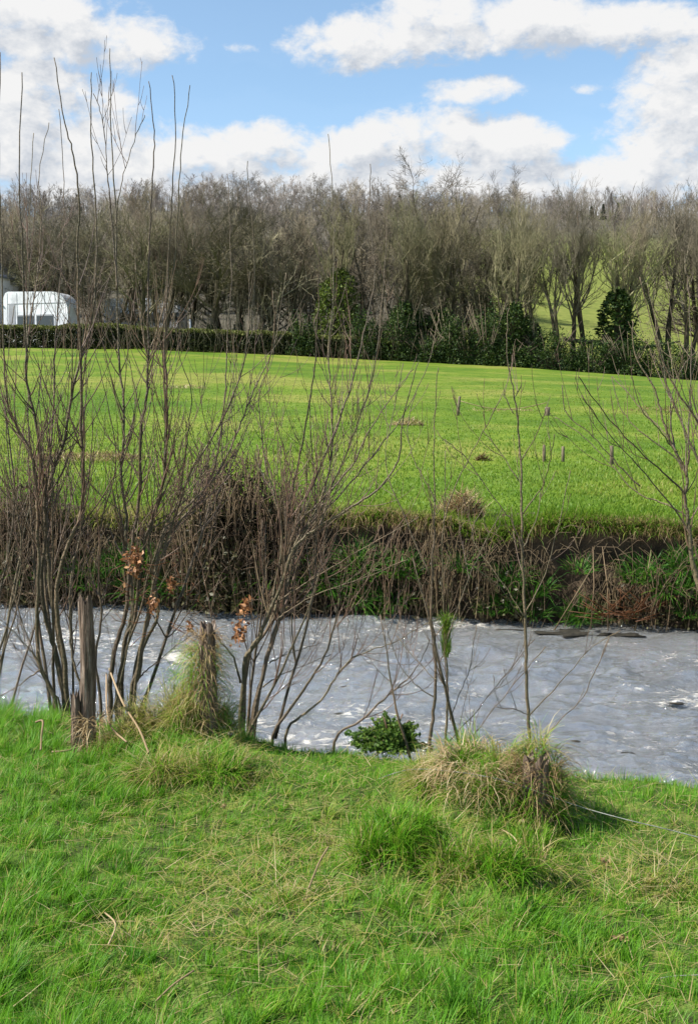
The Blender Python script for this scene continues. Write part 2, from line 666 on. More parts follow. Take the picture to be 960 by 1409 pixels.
def grid_mesh(name, xs, ys, zf):
    X, Y = np.meshgrid(xs, ys)
    Z = zf(X, Y)
    co = np.stack([X, Y, Z], -1).reshape(-1, 3)
    nx, ny = len(xs), len(ys)
    i = (np.arange(ny - 1)[:, None] * nx + np.arange(nx - 1)[None]).ravel()
    q = np.stack([i, i + 1, i + nx + 1, i + nx], 1)
    return np_mesh(name, co, q)


# ------------------------------------------------------------------ the setting
xs = np.linspace(-9, 9, 361)
ys = np.concatenate([np.linspace(-6, 2, 20)[:-1], np.linspace(2, 9.8, 230)])
o = link('ground', grid_mesh('ground', xs, ys, near_z), M['near_soil'], smooth=True)
tag(o, kind='structure')

def water_z(x, y):
    # current running left to right with the broken, short-crested chop of a shallow riffle
    u = x * .985 + y * .17
    v = y * .985 - x * .17
    wx = .35 * vnoise(u, v, .6, 611)
    w = (fbm(u + wx, v * 2.9, .95, 601, 4) - .5) * .22 + (fbm(u * .8, v * 2.0 + wx, .30, 605, 3) - .5) * .12
    big = .55 + .9 * vnoise(u * .5, v, 1.6, 609)
    edge = np.clip((9.5 - np.abs(x)) / 1.5, 0, 1)
    return WATER_Z + w * big * edge


wxs = np.concatenate([np.linspace(-90, -9.6, 12), np.linspace(-9.5, 9.5, 560), np.linspace(9.6, 90, 12)])
wys = np.concatenate([np.linspace(3.0, 6.2, 8)[:-1], np.linspace(6.2, 17.6, 400), np.linspace(17.8, 30, 4)])
o = link('river', grid_mesh('river', wxs, wys, water_z), M['water'], smooth=True)
tag(o, kind='structure')

# far river bank: a vertical earth face with an overhanging lip
bx = np.linspace(-22, 22, 500)
prof = []
K = 26
for k in range(K):
    s = k / (K - 1)
    z = -1.6 + 1.74 * s
    under = .28 * math.sin(min(1, s / .9) * math.pi) * (1 if s < .9 else .2)
    zz = np.full_like(bx, z)
    yy = bank_y(bx) + .35 * under + .25 * s - .06 * (s > .93)
    yy = yy + .35 * (fbm(bx, zz * 1.4 + 50, .55, 71) - .5) * (s < .95) + .12 * (vnoise(bx, zz * 2, .12, 75) - .5)
    prof.append(np.stack([bx, yy, zz + .05 * (vnoise(bx, zz, .4, 77) - .5) + lip_z(bx) * s], -1))
for k, dy in enumerate((.12, .35, .8)):
    yy = bank_y(bx) + .25 + dy
    prof.append(np.stack([bx, yy, field_z(bx, yy) + .005 * k + .01], -1))
co = np.stack(prof, 0).reshape(-1, 3)
nx = len(bx)
i = (np.arange(len(prof) - 1)[:, None] * nx + np.arange(nx - 1)[None]).ravel()
o = link('river_bank', np_mesh('river_bank', co, np.stack([i, i + 1, i + nx + 1, i + nx], 1)), M['soil'], smooth=True)
tag(o, kind='structure')

# field: a sheet whose near edge follows the bank
tx = np.linspace(-95, 95, 260)
ts = np.linspace(0, 1, 150) ** 1.6
X = np.repeat(tx[None], len(ts), 0)
Yb = np.where(np.abs(tx) < 22, bank_y(tx), 14.9 - .19 * tx) + .42
Y = Yb[None] + (108 - Yb[None]) * ts[:, None]
Z = field_z(X, Y)
co = np.stack([X, Y, Z], -1).reshape(-1, 3)
nx = len(tx)
i = (np.arange(len(ts) - 1)[:, None] * nx + np.arange(nx - 1)[None]).ravel()
o = link('field', np_mesh('field', co, np.stack([i, i + 1, i + nx + 1, i + nx], 1)), M['field'], smooth=True)
tag(o, kind='structure')

o = link('hill', grid_mesh('hill', np.linspace(-420, 420, 170), np.concatenate([np.linspace(98, 180, 40), np.linspace(184, 900, 120)]), lambda x, y: hill_z(x, y) - .3), M['hill'], smooth=True)
tag(o, kind='structure')


# ------------------------------------------------------------------ sky
SUN_AZ = -106.0   # degrees from straight ahead, negative is left
SUN_EL = 47.0


def make_world():
    w = bpy.data.worlds.new('World')
    S.world = w
    w.use_nodes = True
    nt = w.node_tree
    nt.nodes.clear()
    L = nt.links.new
    out = N(nt, 'ShaderNodeOutputWorld')
    bg = N(nt, 'ShaderNodeBackground', inp={'Strength': .055})
    sky = N(nt, 'ShaderNodeTexSky', sky_type='NISHITA', sun_disc=False, sun_elevation=R(SUN_EL), sun_rotation=R(SUN_AZ), altitude=50, air_density=1.0, dust_density=.1, ozone_density=2.0)
    tc = N(nt, 'ShaderNodeTexCoord')
    sp = N(nt, 'ShaderNodeSeparateXYZ')
    L(tc.outputs['Generated'], sp.inputs[0])
    az = N(nt, 'ShaderNodeMath', operation='ARCTAN2')
    L(sp.outputs[0], az.inputs[0])
    L(sp.outputs[1], az.inputs[1])
    el = N(nt, 'ShaderNodeMath', operation='ARCSINE')
    L(sp.outputs[2], el.inputs[0])
    uv = N(nt, 'ShaderNodeCombineXYZ')
    L(az.outputs[0], uv.inputs[0])
    L(el.outputs[0], uv.inputs[1])

    def A(px):
        return math.atan((px - 480) / F)

    def E(py):
        return math.atan((560 - py) / F)
    blobs = [(60, 70, 150, 52), (170, 88, 105, 40), (40, 165, 150, 50), (60, 225, 170, 60), (200, 235, 140, 48),
             (500, 78, 105, 36), (590, 62, 120, 46), (720, 60, 120, 42), (850, 72, 150, 28), (650, 143, 80, 22),
             (350, 222, 130, 40), (500, 215, 120, 34), (600, 205, 130, 42), (690, 215, 90, 40), (560, 262, 330, 32), (760, 276, 280, 34), (920, 290, 240, 44), (420, 290, 300, 34),
             (800, 255, 230, 24), (930, 175, 95, 90), (960, 240, 150, 70), (795, 147, 36, 11), (335, 86, 34, 13), (190, 290, 300, 34),
             (1150, 120, 190, 70), (-190, 150, 190, 90), (300, -160, 330, 80), (900, -230, 300, 90)]
    g = bpy.data.node_groups.new('cloud_field', 'ShaderNodeTree')
    g.interface.new_socket('UV', in_out='INPUT', socket_type='NodeSocketVector')
    g.interface.new_socket('D', in_out='OUTPUT', socket_type='NodeSocketFloat')
    gi = g.nodes.new('NodeGroupInput')
    go = g.nodes.new('NodeGroupOutput')
    GL = g.links.new
    cur = None
    for (px, py, rx, ry) in blobs:
        sb = N(g, 'ShaderNodeVectorMath', operation='SUBTRACT')
        GL(gi.outputs[0], sb.inputs[0])
        sb.inputs[1].default_value = (A(px), E(py), 0)
        ml = N(g, 'ShaderNodeVectorMath', operation='MULTIPLY')
        GL(sb.outputs[0], ml.inputs[0])
        ml.inputs[1].default_value = (F / rx * .95, F / ry * .95, 0)
        dt = N(g, 'ShaderNodeVectorMath', operation='DOT_PRODUCT')
        GL(ml.outputs[0], dt.inputs[0])
        GL(ml.outputs[0], dt.inputs[1])
        iv = N(g, 'ShaderNodeMath', operation='SUBTRACT', inp={0: 1.0 if rx > 85 else (.75 if rx > 60 else .42)})
        GL(dt.outputs['Value'], iv.inputs[1])
        if cur is None:
            cur = iv.outputs[0]
        else:
            mxn = N(g, 'ShaderNodeMath', operation='SMOOTH_MAX', inp={2: .35})
            GL(cur, mxn.inputs[0])
            GL(iv.outputs[0], mxn.inputs[1])
            cur = mxn.outputs[0]
    # scattered cloud everywhere else in the sky
    nb = N(g, 'ShaderNodeTexNoise', inp={'Scale': 2.6, 'Detail': 3})
    GL(gi.outputs[0], nb.inputs['Vector'])
    nbm = N(g, 'ShaderNodeMath', operation='MULTIPLY_ADD', inp={1: 5.0, 2: -2.75})
    GL(nb.outputs['Fac'], nbm.inputs[0])
    # only well above the framed clouds or off to the sides
    sp2 = N(g, 'ShaderNodeSeparateXYZ')
    GL(gi.outputs[0], sp2.inputs[0])
    ab = N(g, 'ShaderNodeMath', operation='ABSOLUTE')
    GL(sp2.outputs[0], ab.inputs[0])
    m1 = N(g, 'ShaderNodeMapRange', inp={'From Min': .36, 'From Max': .5})
    GL(ab.outputs[0], m1.inputs[0])
    m2 = N(g, 'ShaderNodeMapRange', inp={'From Min': .42, 'From Max': .6})
    GL(sp2.outputs[1], m2.inputs[0])
    mm = N(g, 'ShaderNodeMath', operation='MAXIMUM')
    GL(m1.outputs[0], mm.inputs[0])
    GL(m2.outputs[0], mm.inputs[1])
    off = N(g, 'ShaderNodeMath', operation='MULTIPLY_ADD', inp={1: 4.0, 2: -4.0})
    GL(mm.outputs[0], off.inputs[0])
    sm = N(g, 'ShaderNodeMath', operation='ADD')
    GL(nbm.outputs[0], sm.inputs[0])
    GL(off.outputs[0], sm.inputs[1])
    mx2 = N(g, 'ShaderNodeMath', operation='MAXIMUM')
    GL(cur, mx2.inputs[0])
    GL(sm.outputs[0], mx2.inputs[1])
    cl = N(g, 'ShaderNodeMath', operation='MAXIMUM', inp={1: -1.6})
    GL(mx2.outputs[0], cl.inputs[0])
    cl2 = N(g, 'ShaderNodeMath', operation='MINIMUM', inp={1: .9})
    GL(cl.outputs[0], cl2.inputs[0])
    # billows
    n1 = N(g, 'ShaderNodeTexNoise', inp={'Scale': 22, 'Detail': 9, 'Roughness': .58, 'Distortion': .25})
    mp = N(g, 'ShaderNodeVectorMath', operation='MULTIPLY')
    mp.inputs[1].default_value = (1, 1.5, 1)
    GL(gi.outputs[0], mp.inputs[0])
    GL(mp.outputs[0], n1.inputs['Vector'])
    a1 = N(g, 'ShaderNodeMath', operation='MULTIPLY_ADD', inp={1: 2.6, 2: -1.3})
    GL(n1.outputs['Fac'], a1.inputs[0])
    n2 = N(g, 'ShaderNodeTexNoise', inp={'Scale': 75, 'Detail': 7, 'Roughness': .6, 'Distortion': .4})
    GL(mp.outputs[0], n2.inputs['Vector'])
    a2 = N(g, 'ShaderNodeMath', operation='MULTIPLY_ADD', inp={1: .9, 2: -.45})
    GL(n2.outputs['Fac'], a2.inputs[0])
    s1 = N(g, 'ShaderNodeMath', operation='ADD')
    GL(a1.outputs[0], s1.inputs[0])
    GL(a2.outputs[0], s1.inputs[1])
    s2 = N(g, 'ShaderNodeMath', operation='ADD')
    GL(cl2.outputs[0], s2.inputs[0])
    GL(s1.outputs[0], s2.inputs[1])
    GL(s2.outputs[0], go.inputs[0])

    c0 = N(nt, 'ShaderNodeGroup')
    c0.node_tree = g
    L(uv.outputs[0], c0.inputs[0])
    ofs = N(nt, 'ShaderNodeVectorMath', operation='ADD')
    ofs.inputs[1].default_value = (-.012, .020, 0)
    L(uv.outputs[0], ofs.inputs[0])
    c1 = N(nt, 'ShaderNodeGroup')
    c1.node_tree = g
    L(ofs.outputs[0], c1.inputs[0])
    al = N(nt, 'ShaderNodeMapRange', interpolation_type='SMOOTHSTEP', inp={'From Min': -.05, 'From Max': .78, 'To Min': .03})
    L(c0.outputs[0], al.inputs[0])
    df = N(nt, 'ShaderNodeMath', operation='SUBTRACT')
    L(c0.outputs[0], df.inputs[0])
    L(c1.outputs[0], df.inputs[1])
    # thick middles and undersides go grey, edges towards the sun stay white
    th = N(nt, 'ShaderNodeMath', operation='MULTIPLY_ADD', inp={1: -.20, 2: .72})
    L(c0.outputs[0], th.inputs[0])
    li = N(nt, 'ShaderNodeMath', operation='MULTIPLY_ADD', inp={1: .8})
    L(df.outputs[0], li.inputs[0])
    L(th.outputs[0], li.inputs[2])
    cr = ramp(nt, [(0.2, (4.5, 4.85, 5.4)), (.5, (5.9, 6.1, 6.4)), (.85, (7.2, 7.2, 7.2))])
    L(li.outputs[0], cr.inputs[0])
    mx = N(nt, 'ShaderNodeMix', data_type='RGBA')
    L(al.outputs[0], mx.inputs[0])
    hsv = N(nt, 'ShaderNodeHueSaturation', inp={'Hue': .492, 'Saturation': .98, 'Value': 1.6})
    L(sky.outputs[0], hsv.inputs['Color'])
    L(hsv.outputs[0], mx.inputs[6])
    L(cr.outputs[0], mx.inputs[7])
    L(mx.outputs[2], bg.inputs[0])
    L(bg.outputs[0], out.inputs[0])
    return bg, cr, sky


make_world()
ld = bpy.data.lights.new('sun', 'SUN')
ld.energy = 5.0
ld.angle = R(.53)
ld.color = (1, .95, .87)
lo = bpy.data.objects.new('sun', ld)
COL.objects.link(lo)
sd = Vector((math.sin(R(SUN_AZ)) * math.cos(R(SUN_EL)), math.cos(R(SUN_AZ)) * math.cos(R(SUN_EL)), math.sin(R(SUN_EL))))
lo.rotation_euler = sd.to_track_quat('Z', 'Y').to_euler()
lo.location = (-10, 5, 20)

S.view_settings.view_transform = 'Standard'
S.view_settings.look = 'None'
S.view_settings.exposure = 1.2
S.view_settings.gamma = 1

cd = bpy.data.cameras.new('camera')
cam = bpy.data.objects.new('camera', cd)
COL.objects.link(cam)
S.camera = cam
cd.sensor_fit = 'VERTICAL'
cd.sensor_height = 36
cd.sensor_width = 36
cd.lens = F / 1409 * 36
cd.clip_start = .05
cd.clip_end = 3000
cam.location = (0, 0, CAMZ)
cam.rotation_euler = (math.pi / 2 - PITCH, 0, 0)


# ------------------------------------------------------------------ far trees
def tree_proto(seed, H, kind, ivy=0.0, tr=.22, nlimb=11, fork=1, dens=1.0, tw=.012, spread=.35, low=.28, mats=('bark_front', 'twig_front'), ivr=1.0):
    """returns meshes (trunk, crown, ivy or None); base at origin"""
    rnd = random.Random(seed)
    T = MB()
    C = MB()
    stems = []
    for s_ in range(fork):
        d = Vector((rnd.uniform(-.14, .14) * (1 if fork == 1 else 2.0), rnd.uniform(-.12, .12), 1))
        p = Vector((0, 0, -.4)) + Vector((rnd.uniform(-.3, .3), rnd.uniform(-.3, .3), 0)) * (fork > 1)
        hh = H * rnd.uniform(.72, .84)
        pts = [p.copy()]
        n = 9
        for k in range(n):
            d = (d + rv(rnd, .11) + Vector((0, 0, .06))).normalized()
            p = p + d * (hh + .4) / n
            pts.append(p.copy())
        r0 = tr * rnd.uniform(.8, 1.1) / (fork ** .4)
        rad = [max(.02, r0 * (1.25 if k == 0 else 1) * (1 - k / (n + .8)) ** .8) for k in range(n + 1)]
        T.tube(pts, rad, 7)
        stems.append((pts, rad))

    def branch(p, d, ln, r, lev):
        n = 5 if lev < 2 else 3
        pts = [p.copy()]
        dd = d.copy()
        q = p.copy()
        up = .20 if kind != 'round' else .06
        for k in range(n):
            dd = (dd + rv(rnd, .20) + Vector((0, 0, up))).normalized()
            q = q + dd * ln / n
            pts.append(q.copy())
        rad = [max(tw * .5, r * (1 - .8 * k / n)) for k in range(n + 1)]
        (C).tube(pts, rad, 4 if lev == 0 else 3, cap=False)
        if lev >= 3:
            return
        cnt = [int(rnd.uniform(6, 9) * dens), int(rnd.uniform(5, 7) * dens), int(rnd.uniform(3, 5) * dens)][lev]
        for c in range(cnt):
            t = rnd.uniform(.15, 1.0)
            i_ = min(n - 1, int(t * n))
            fr = t * n - i_
            b = pts[i_].lerp(pts[i_ + 1], fr)
            tg = (pts[i_ + 1] - pts[i_]).normalized()
            nd = (tg + rv(rnd, .75 if kind != 'round' else .95)).normalized()
            branch(b, nd, ln * rnd.uniform(.38, .62), max(tw * .8, r * .5), lev + 1)

    for (pts, rad) in stems:
        for c in range(int(nlimb / fork ** .5)):
            t = low + (1 - low) * (c + rnd.random()) / max(1, int(nlimb / fork ** .5))
            t = min(.99, t)
            x = t * (len(pts) - 1)
            i_ = int(x)
            b = pts[i_].lerp(pts[i_ + 1], x - i_)
            an = rnd.uniform(0, 2 * math.pi)
            side = Vector((math.cos(an), math.sin(an), 0))
            if kind == 'round':
                d = (side * 1.0 + Vector((0, 0, .55))).normalized()
                ln = H * .40 * (1 - .5 * t) + .6
            elif kind == 'fan':
                d = (side * spread * 1.5 + Vector((0, 0, 1))).normalized()
                ln = H * .46 * (1.05 - .45 * t)
            else:
                d = (side * spread + Vector((0, 0, 1))).normalized()
                ln = H * .33 * (1.1 - .5 * t)
            branch(b, d, ln, rad[min(i_, len(rad) - 1)] * .45, 0)
    iv = None
    if ivy > 0:
        cs = []
        for (pts, rad) in stems:
            m = int(2600 * ivy * ivr)
            t = RNG.random(m) ** .9 * ivy * .95
            x = t * (len(pts) - 1)
            i_ = np.minimum(x.astype(int), len(pts) - 2)
            P = np.array([(p.x, p.y, p.z) for p in pts])
            b = P[i_] * (1 - (x - i_))[:, None] + P[i_ + 1] * (x - i_)[:, None]
            an = RNG.uniform(0, 2 * np.pi, m)
            wob = .4 + 1.3 * fbm(t * 14, an * 1.1, 1.0, seed)
            rr = ivr * (tr * 1.1 + .55 * (wob - .45) * np.sqrt(RNG.random(m))) * np.clip(1.2 * (1 - (t / ivy) ** 5), .22, 1)
            b[:, 0] += np.cos(an) * rr
            b[:, 1] += np.sin(an) * rr
            b[:, 2] += RNG.normal(0, .1, m)
            cs.append(b)
        cs = np.concatenate(cs)
        iv = leaves_mesh('ivy', cs, RNG.uniform(.13, .26, len(cs)), RNG.random(len(cs)))
        iv.materials.append(M['ivy'])
    tm = T.mesh('trunk')
    cm = C.mesh('crown')
    tm.materials.append(M[mats[0]])
    cm.materials.append(M[mats[1]])
    return tm, cm, iv


def place_tree(name, pm, loc, rz, sc, label, cat, group):
    r = empty(name, loc, label, cat, group)
    r.rotation_euler = (0, 0, rz)
    r.scale = (sc[0], sc[0], sc[1])
    for nm, me in zip(('trunk', 'crown', 'ivy'), pm):
        if me is not None:
            o = bpy.data.objects.new(nm, me)
            COL.objects.link(o)
            o.parent = r
    return r


rt = random.Random(99)
SL = [tree_proto(100 + k, 11, 'slender', ivy=[0, 0, .3, 0][k], tr=.16, nlimb=17, fork=[2, 3, 1, 4][k], spread=[.6, .5, .6, .55][k], dens=1.05, tw=.011, low=.07) for k in range(4)]
IV = [tree_proto(120 + k, 11, 'fan', ivy=[.62, .8, .5][k], ivr=1.5, tr=.30, mats=('dark_bark', 'twig_olive'), nlimb=11, fork=[1, 1, 2][k], low=.3, tw=.011) for k in range(3)]
OK = [tree_proto(150 + k, 11, 'round', ivy=[0, .3, 0][k], tr=.30, nlimb=15, fork=[1, 1, 2][k], low=.22, tw=.011, dens=1.1, mats=('dark_bark', ['twig_front', 'twig_olive', 'twig_dark'][k])) for k in range(3)]
FN = [tree_proto(140 + k, 11, 'fan', ivy=[0, .35][k], tr=.30, mats=('dark_bark', 'twig_front'), nlimb=12, fork=[2, 1][k], low=.3, tw=.011) for k in range(2)]
GP = [tree_proto(145 + k, 11, 'fan', ivy=[0, .4, .0][k], ivr=1.2, tr=.30, nlimb=11, fork=[1, 1, 2][k], low=.46, tw=.011, mats=('dark_bark', ['twig_front', 'twig_olive', 'twig_dark'][k])) for k in range(3)]
HW = [tree_proto(160 + k, 10, 'slender', tr=.16, nlimb=12, fork=2, spread=.7, dens=.9, tw=.02, low=.15, mats=('bark_front', 'twig_hill')) for k in range(3)]
RD = [tree_proto(170 + k, 10, 'round', tr=.22, nlimb=13, fork=1, dens=.95, tw=.018, low=.3, mats=('bark_front', 'twig_hill')) for k in range(2)]
UP = [tree_proto(180 + k, 9, 'slender', tr=.13, nlimb=10, fork=2, spread=.45, dens=.8, tw=.02, low=.1, mats=('bark_front', 'twig_hill')) for k in range(2)]


def base_z(x, y):
    return float(field_z(x, y)) if y < 99 else float(hill_z(x, y)) - .3


def tree_at(name, pm, px, Y, toprow, label, group, wide=1.0, H=11.0):
    x = (px - 480) / F * Y
    z = base_z(x, Y)
    ztop = CAMZ + (560 - toprow) / F * Y
    sc = max(.35, (ztop - z) / H)
    return place_tree(name, pm, (x, Y, z), rt.uniform(0, 6.28), (sc * wide, sc), label, 'tree', group)


G_ROW = 'bare trees in the row beyond the field'
G_BACK = 'bare trees filling in behind the row'
G_HILL = 'bare trees of the hillside wood'
G_RIDGE = 'upright bare trees along the ridge'
# singled-out trees of the row
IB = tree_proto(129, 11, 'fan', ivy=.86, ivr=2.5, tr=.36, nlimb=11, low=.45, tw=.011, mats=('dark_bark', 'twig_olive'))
IB[2].materials[0] = M['ivy_sunlit']
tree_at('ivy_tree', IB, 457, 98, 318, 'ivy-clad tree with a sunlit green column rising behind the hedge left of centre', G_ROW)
tree_at('ivy_tree', IV[0], 541, 99, 322, 'dark ivy-clad tree standing just right of the sunlit green ivy tree', G_ROW, 1.2)
tree_at('ivy_tree', IV[0], 693, 97, 318, 'ivy-wrapped tree at the left end of the gaps that show the pale green slope', G_ROW, 1.05)
tree_at('ivy_tree', IV[2], 722, 98, 322, 'forked ivy tree behind the tallest dark bush, left of the first bright gap', G_ROW)
tree_at('bare_tree', GP[2], 765, 97, 330, 'twin-trunked bare tree between two bright gaps of pale green slope', G_ROW)
tree_at('bare_tree', GP[0], 788, 98, 328, 'bare fan-crowned tree directly right of the twin-trunked tree', G_ROW)
big = tree_at('ivy_tree', IV[1], 849, 97, 322, 'stout dark ivy-clad tree with a thick level limb reaching left', G_ROW, 1.45)
# its level limb, a part of the stout tree
lm = MB()
v = [Vector((.1, 0, 2.2)), Vector((-.8, .1, 2.45)), Vector((-1.8, .0, 2.55)), Vector((-3.0, .1, 2.75))]
lm.tube(v, [.3, .22, .18, .12], 7)
lm.tube([Vector((.1, 0, 1.6)), Vector((1.0, .1, 2.1)), Vector((2.1, 0, 2.3)), Vector((3.2, .1, 2.6))], [.22, .15, .11, .06], 7)
big.rotation_euler = (0, 0, 0)
lb = lm.build('limb', M['dark_bark'], big)
# the rest of the row
px = -70
k = 0
while px < 1040:
    near_special = any(abs(px - q) < 9 for q in (457, 541, 693, 722, 765, 788, 849))
    gap = 735 < px < 925
    if not near_special and not (gap and k % 3):
        top = rt.uniform(282, 318) if px < 560 else rt.uniform(290, 316)
        if px < 60:
            top += 12
        if 400 < px < 735 and rt.random() < .75:
            pm = rt.choice(IV + [SL[2], FN[1], OK[1], OK[2]])
        else:
            pm = rt.choice(SL[1:] + FN[:1] + OK + OK + OK)
        if gap or 900 < px < 960:
            pm = rt.choice(GP)
        iv = pm[2] is not None
        lab = ('bare tree with ivy low on its trunk in the row beyond the field' if iv else 'slender bare tree without ivy in the row beyond the field')
        tree_at('bare_tree', pm, px + rt.uniform(-5, 5), rt.uniform(98, 107) if px > 130 else rt.uniform(102, 108), top, lab, G_ROW, rt.uniform(.85, 1.15))
    px += 21 if px < 560 else 20
    k += 1
tree_at('bare_tree', OK[2], 602, 128, 260, 'tall dark round-headed tree rising above the row right of centre', G_BACK, 1.1, 10)
for j in range(40):
    px = -90 + j * 27.5 + rt.uniform(-8, 8)
    Y = rt.uniform(114, 150)
    top = rt.uniform(284, 318) if px < 620 else rt.uniform(292, 312)
    if 725 < px < 945:
        continue
    tree_at('bare_tree', rt.choice(SL[:2] + FN[:1] + HW + OK), px, Y, top, 'bare tree half hidden behind the front row of trees', G_BACK, rt.uniform(.9, 1.2))
# hillside wood on the left and middle
for j in range(132):
    row = j // 22
    px = -120 + (j % 22) * 54 + (row % 2) * 27 + rt.uniform(-16, 16)
    Y = 185 + row * 42 + rt.uniform(-12, 12)
    if px > 680 and Y < 270:
        continue
    x = (px - 480) / F * Y
    hgt = rt.uniform(8.5, 13)
    pm = rt.choice(HW + RD)
    place_tree('bare_tree', pm, (x, Y, base_z(x, Y)), rt.uniform(0, 6.28), (hgt / 10 * rt.uniform(1.1, 1.4), hgt / 10), 'greyish bare tree in the wood climbing the hillside', 'tree', G_HILL)
# round trees on the skyline left of centre
for px, top, w in ((300, 253, 1.2), (345, 248, 1.25), (382, 252, 1.1), (440, 252, 1.1), (470, 262, 1.0), (500, 266, 1.1), (525, 270, 1.0), (60, 268, 1.1), (20, 270, 1.2), (230, 268, 1.0)):
    tree_at('bare_tree', rt.choice(RD), px, 400, top, 'round-headed bare tree on the skyline left of centre', 'round-headed trees on the skyline', w, 10)
# straight thin trees along the ridge to the right
for j in range(24):
    px = -70 + j * 45 + rt.uniform(-14, 14)
    tree_at('bare_tree', rt.choice(RD + HW[:1]), px, rt.uniform(385, 425), rt.uniform(272, 286), 'greyish bare tree in the wood climbing the hillside', G_HILL, rt.uniform(1.2, 1.6), 10)
for j in range(44):
    px = 570 + j * 10.6 + rt.uniform(-3, 3)
    tree_at('bare_tree', rt.choice(UP), px, rt.uniform(410, 440), rt.uniform(266, 279), 'thin upright bare tree in the even line along the right-hand ridge', G_RIDGE, rt.uniform(.9, 1.2), 9)


def conifer(px, Y, top, label, grp, w=1.0):
    x = (px - 480) / F * Y
    z = base_z(x, Y)
    H = CAMZ + (560 - top) / F * Y - z
    r = empty('conifer_tree', (x, Y, z), label, 'tree', grp)
    t = MB()
    t.tube([Vector((0, 0, -.3)), Vector((0, 0, H * .5)), Vector((0, 0, H * .98))], [.2, .12, .03], 6)
    t.build('trunk', M['bark_front'], r)
    n = 1500
    s = RNG.random(n)
    zz = H * (.12 + .88 * s)
    an = RNG.uniform(0, 6.28, n)
    lay = .75 + .25 * np.sin(s * 46)
    rr = H * .24 * w * (1.03 - s) ** .8 * lay * RNG.random(n) ** .5
    cen = np.stack([np.cos(an) * rr, np.sin(an) * rr, zz - rr * .3], 1)
    me = leaves_mesh('crown', cen, RNG.uniform(.35, .75, n), RNG.random(n))
    link('crown', me, M['conifer'], r)


for px, top, w in ((548, 276, 1.5), (562, 284, 1.6), (700, 290, 1.2), (822, 289, 1.0), (806, 292, 1.1), (842, 287, 1.2), (205, 272, 1.4), (188, 274, 1.2), (115, 276, 1.5), (533, 284, 1.4)):
    conifer(px, 395, top, 'dark green conifer among the bare trees on the skyline', 'dark conifers on the skyline', w)


cs_ = MB()
for k in range(5200):
    Y = rt.uniform(396, 446)
    x = rt.uniform(-.42, .42) * Y
    z = base_z(x, Y)
    ln = rt.uniform(2.0, 6.5)
    a = Vector((x, Y, z - .3))
    b = a + Vector((rt.uniform(-.7, .7), rt.uniform(-.5, .5), ln * .6))
    c = b + Vector((rt.uniform(-1.2, 1.2), rt.uniform(-.6, .6), ln * .5))
    cs_.tube([a, b, c], [.10, .075, .03], 3, cap=False)
o = cs_.build('undergrowth', M['twig_hill'])
tag(o, 'grey brown scrub filling the wood along the skyline', 'undergrowth', kind='stuff')

# ------------------------------------------------------------------ hedge, bushes, caravans beyond the field
def bush(name, px, Y, wpx, row0, row1, label, grp, mat='ivy', n=2600, size=(.12, .24), cat='bush', depth=1.2):
    """leafy bush from row1 (top) to row0 (ground)"""
    x = (px - 480) / F * Y
    z = float(field_z(x, Y))
    w = wpx / F * Y
    h = CAMZ + (560 - row1) / F * Y - z
    r = empty(name, (x, Y, z), label, cat, grp)
    d = RNG.normal(size=(n, 3))
    d /= np.linalg.norm(d, axis=1)[:, None]
    d[:, 2] = np.abs(d[:, 2])
    sd_ = int(px) % 97
    bump = .45 + .95 * fbm(np.arctan2(d[:, 1], d[:, 0]) * 1.3 + 9, d[:, 2] * 2.4, .8, sd_)
    rad = (.55 + .45 * RNG.random(n) ** .5) * bump
    cen = d * rad[:, None] * np.array([w / 2, depth, h])
    me = leaves_mesh('foliage', cen, RNG.uniform(size[0], size[1], n), RNG.random(n))
    link('foliage', me, M[mat], r)
    t = MB()
    rr = random.Random(sd_)
    for k in range(26):
        an = rr.uniform(0, 6.28)
        dd = Vector((math.cos(an) * w * .5, math.sin(an) * depth, h * rr.uniform(.5, 1.15)))
        t.tube([Vector((0, 0, -.1)) + dd * .05, dd * .5 + Vector((0, 0, .1)), dd * rr.uniform(.85, 1.1)], [.05, .03, .012], 4)
    t.build('stem', M['bark_front'], r)
    return r


# left hedge along the far edge of the field
hp = empty('hedge', (0, 95, 5), 'long low clipped hedge with a mossy sunlit top along the far edge of the field', 'hedge')
n = 50000
hx = RNG.uniform(-46, 7, n)
sx_ = RNG.random(n)
hz = field_z(hx, 0 * hx + 95.5)
hh = 2.05 + .28 * (fbm(hx, 0 * hx, 3.0, 91) - .5) * 2 - .5 * np.clip((hx + 4) / 10, 0, 1)
zz = RNG.random(n) ** .7
hy = 95.6 + (RNG.random(n) - .5) * 1.5 * (1 - .25 * zz) + .25 * (vnoise(hx, zz * 2, .7, 95) - .5)
cen = np.stack([hx, hy - 95, hz + zz * hh - 5], 1)
tint = np.clip(.05 + .4 * RNG.random(n) + .6 * (zz > .82), 0, 1)  # top leaves tinted lighter: moss, with sunlight painted into the colour
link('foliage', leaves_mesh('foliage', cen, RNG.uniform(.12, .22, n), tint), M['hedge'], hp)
t = MB()
for k in range(420):
    x = rt.uniform(-46, 7)
    z = float(field_z(x, 95.3)) - 5
    y = 95.3 + rt.uniform(-.7, .5) - 95
    ln = rt.uniform(1.0, 2.6)
    t.tube([Vector((x, y, z)), Vector((x + rt.uniform(-.3, .3), y, z + ln * .5)), Vector((x + rt.uniform(-.7, .7), y + rt.uniform(-.3, .3), z + ln))], [.03, .022, .01], 3)
t.build('stem', M['twig_front'], hp)

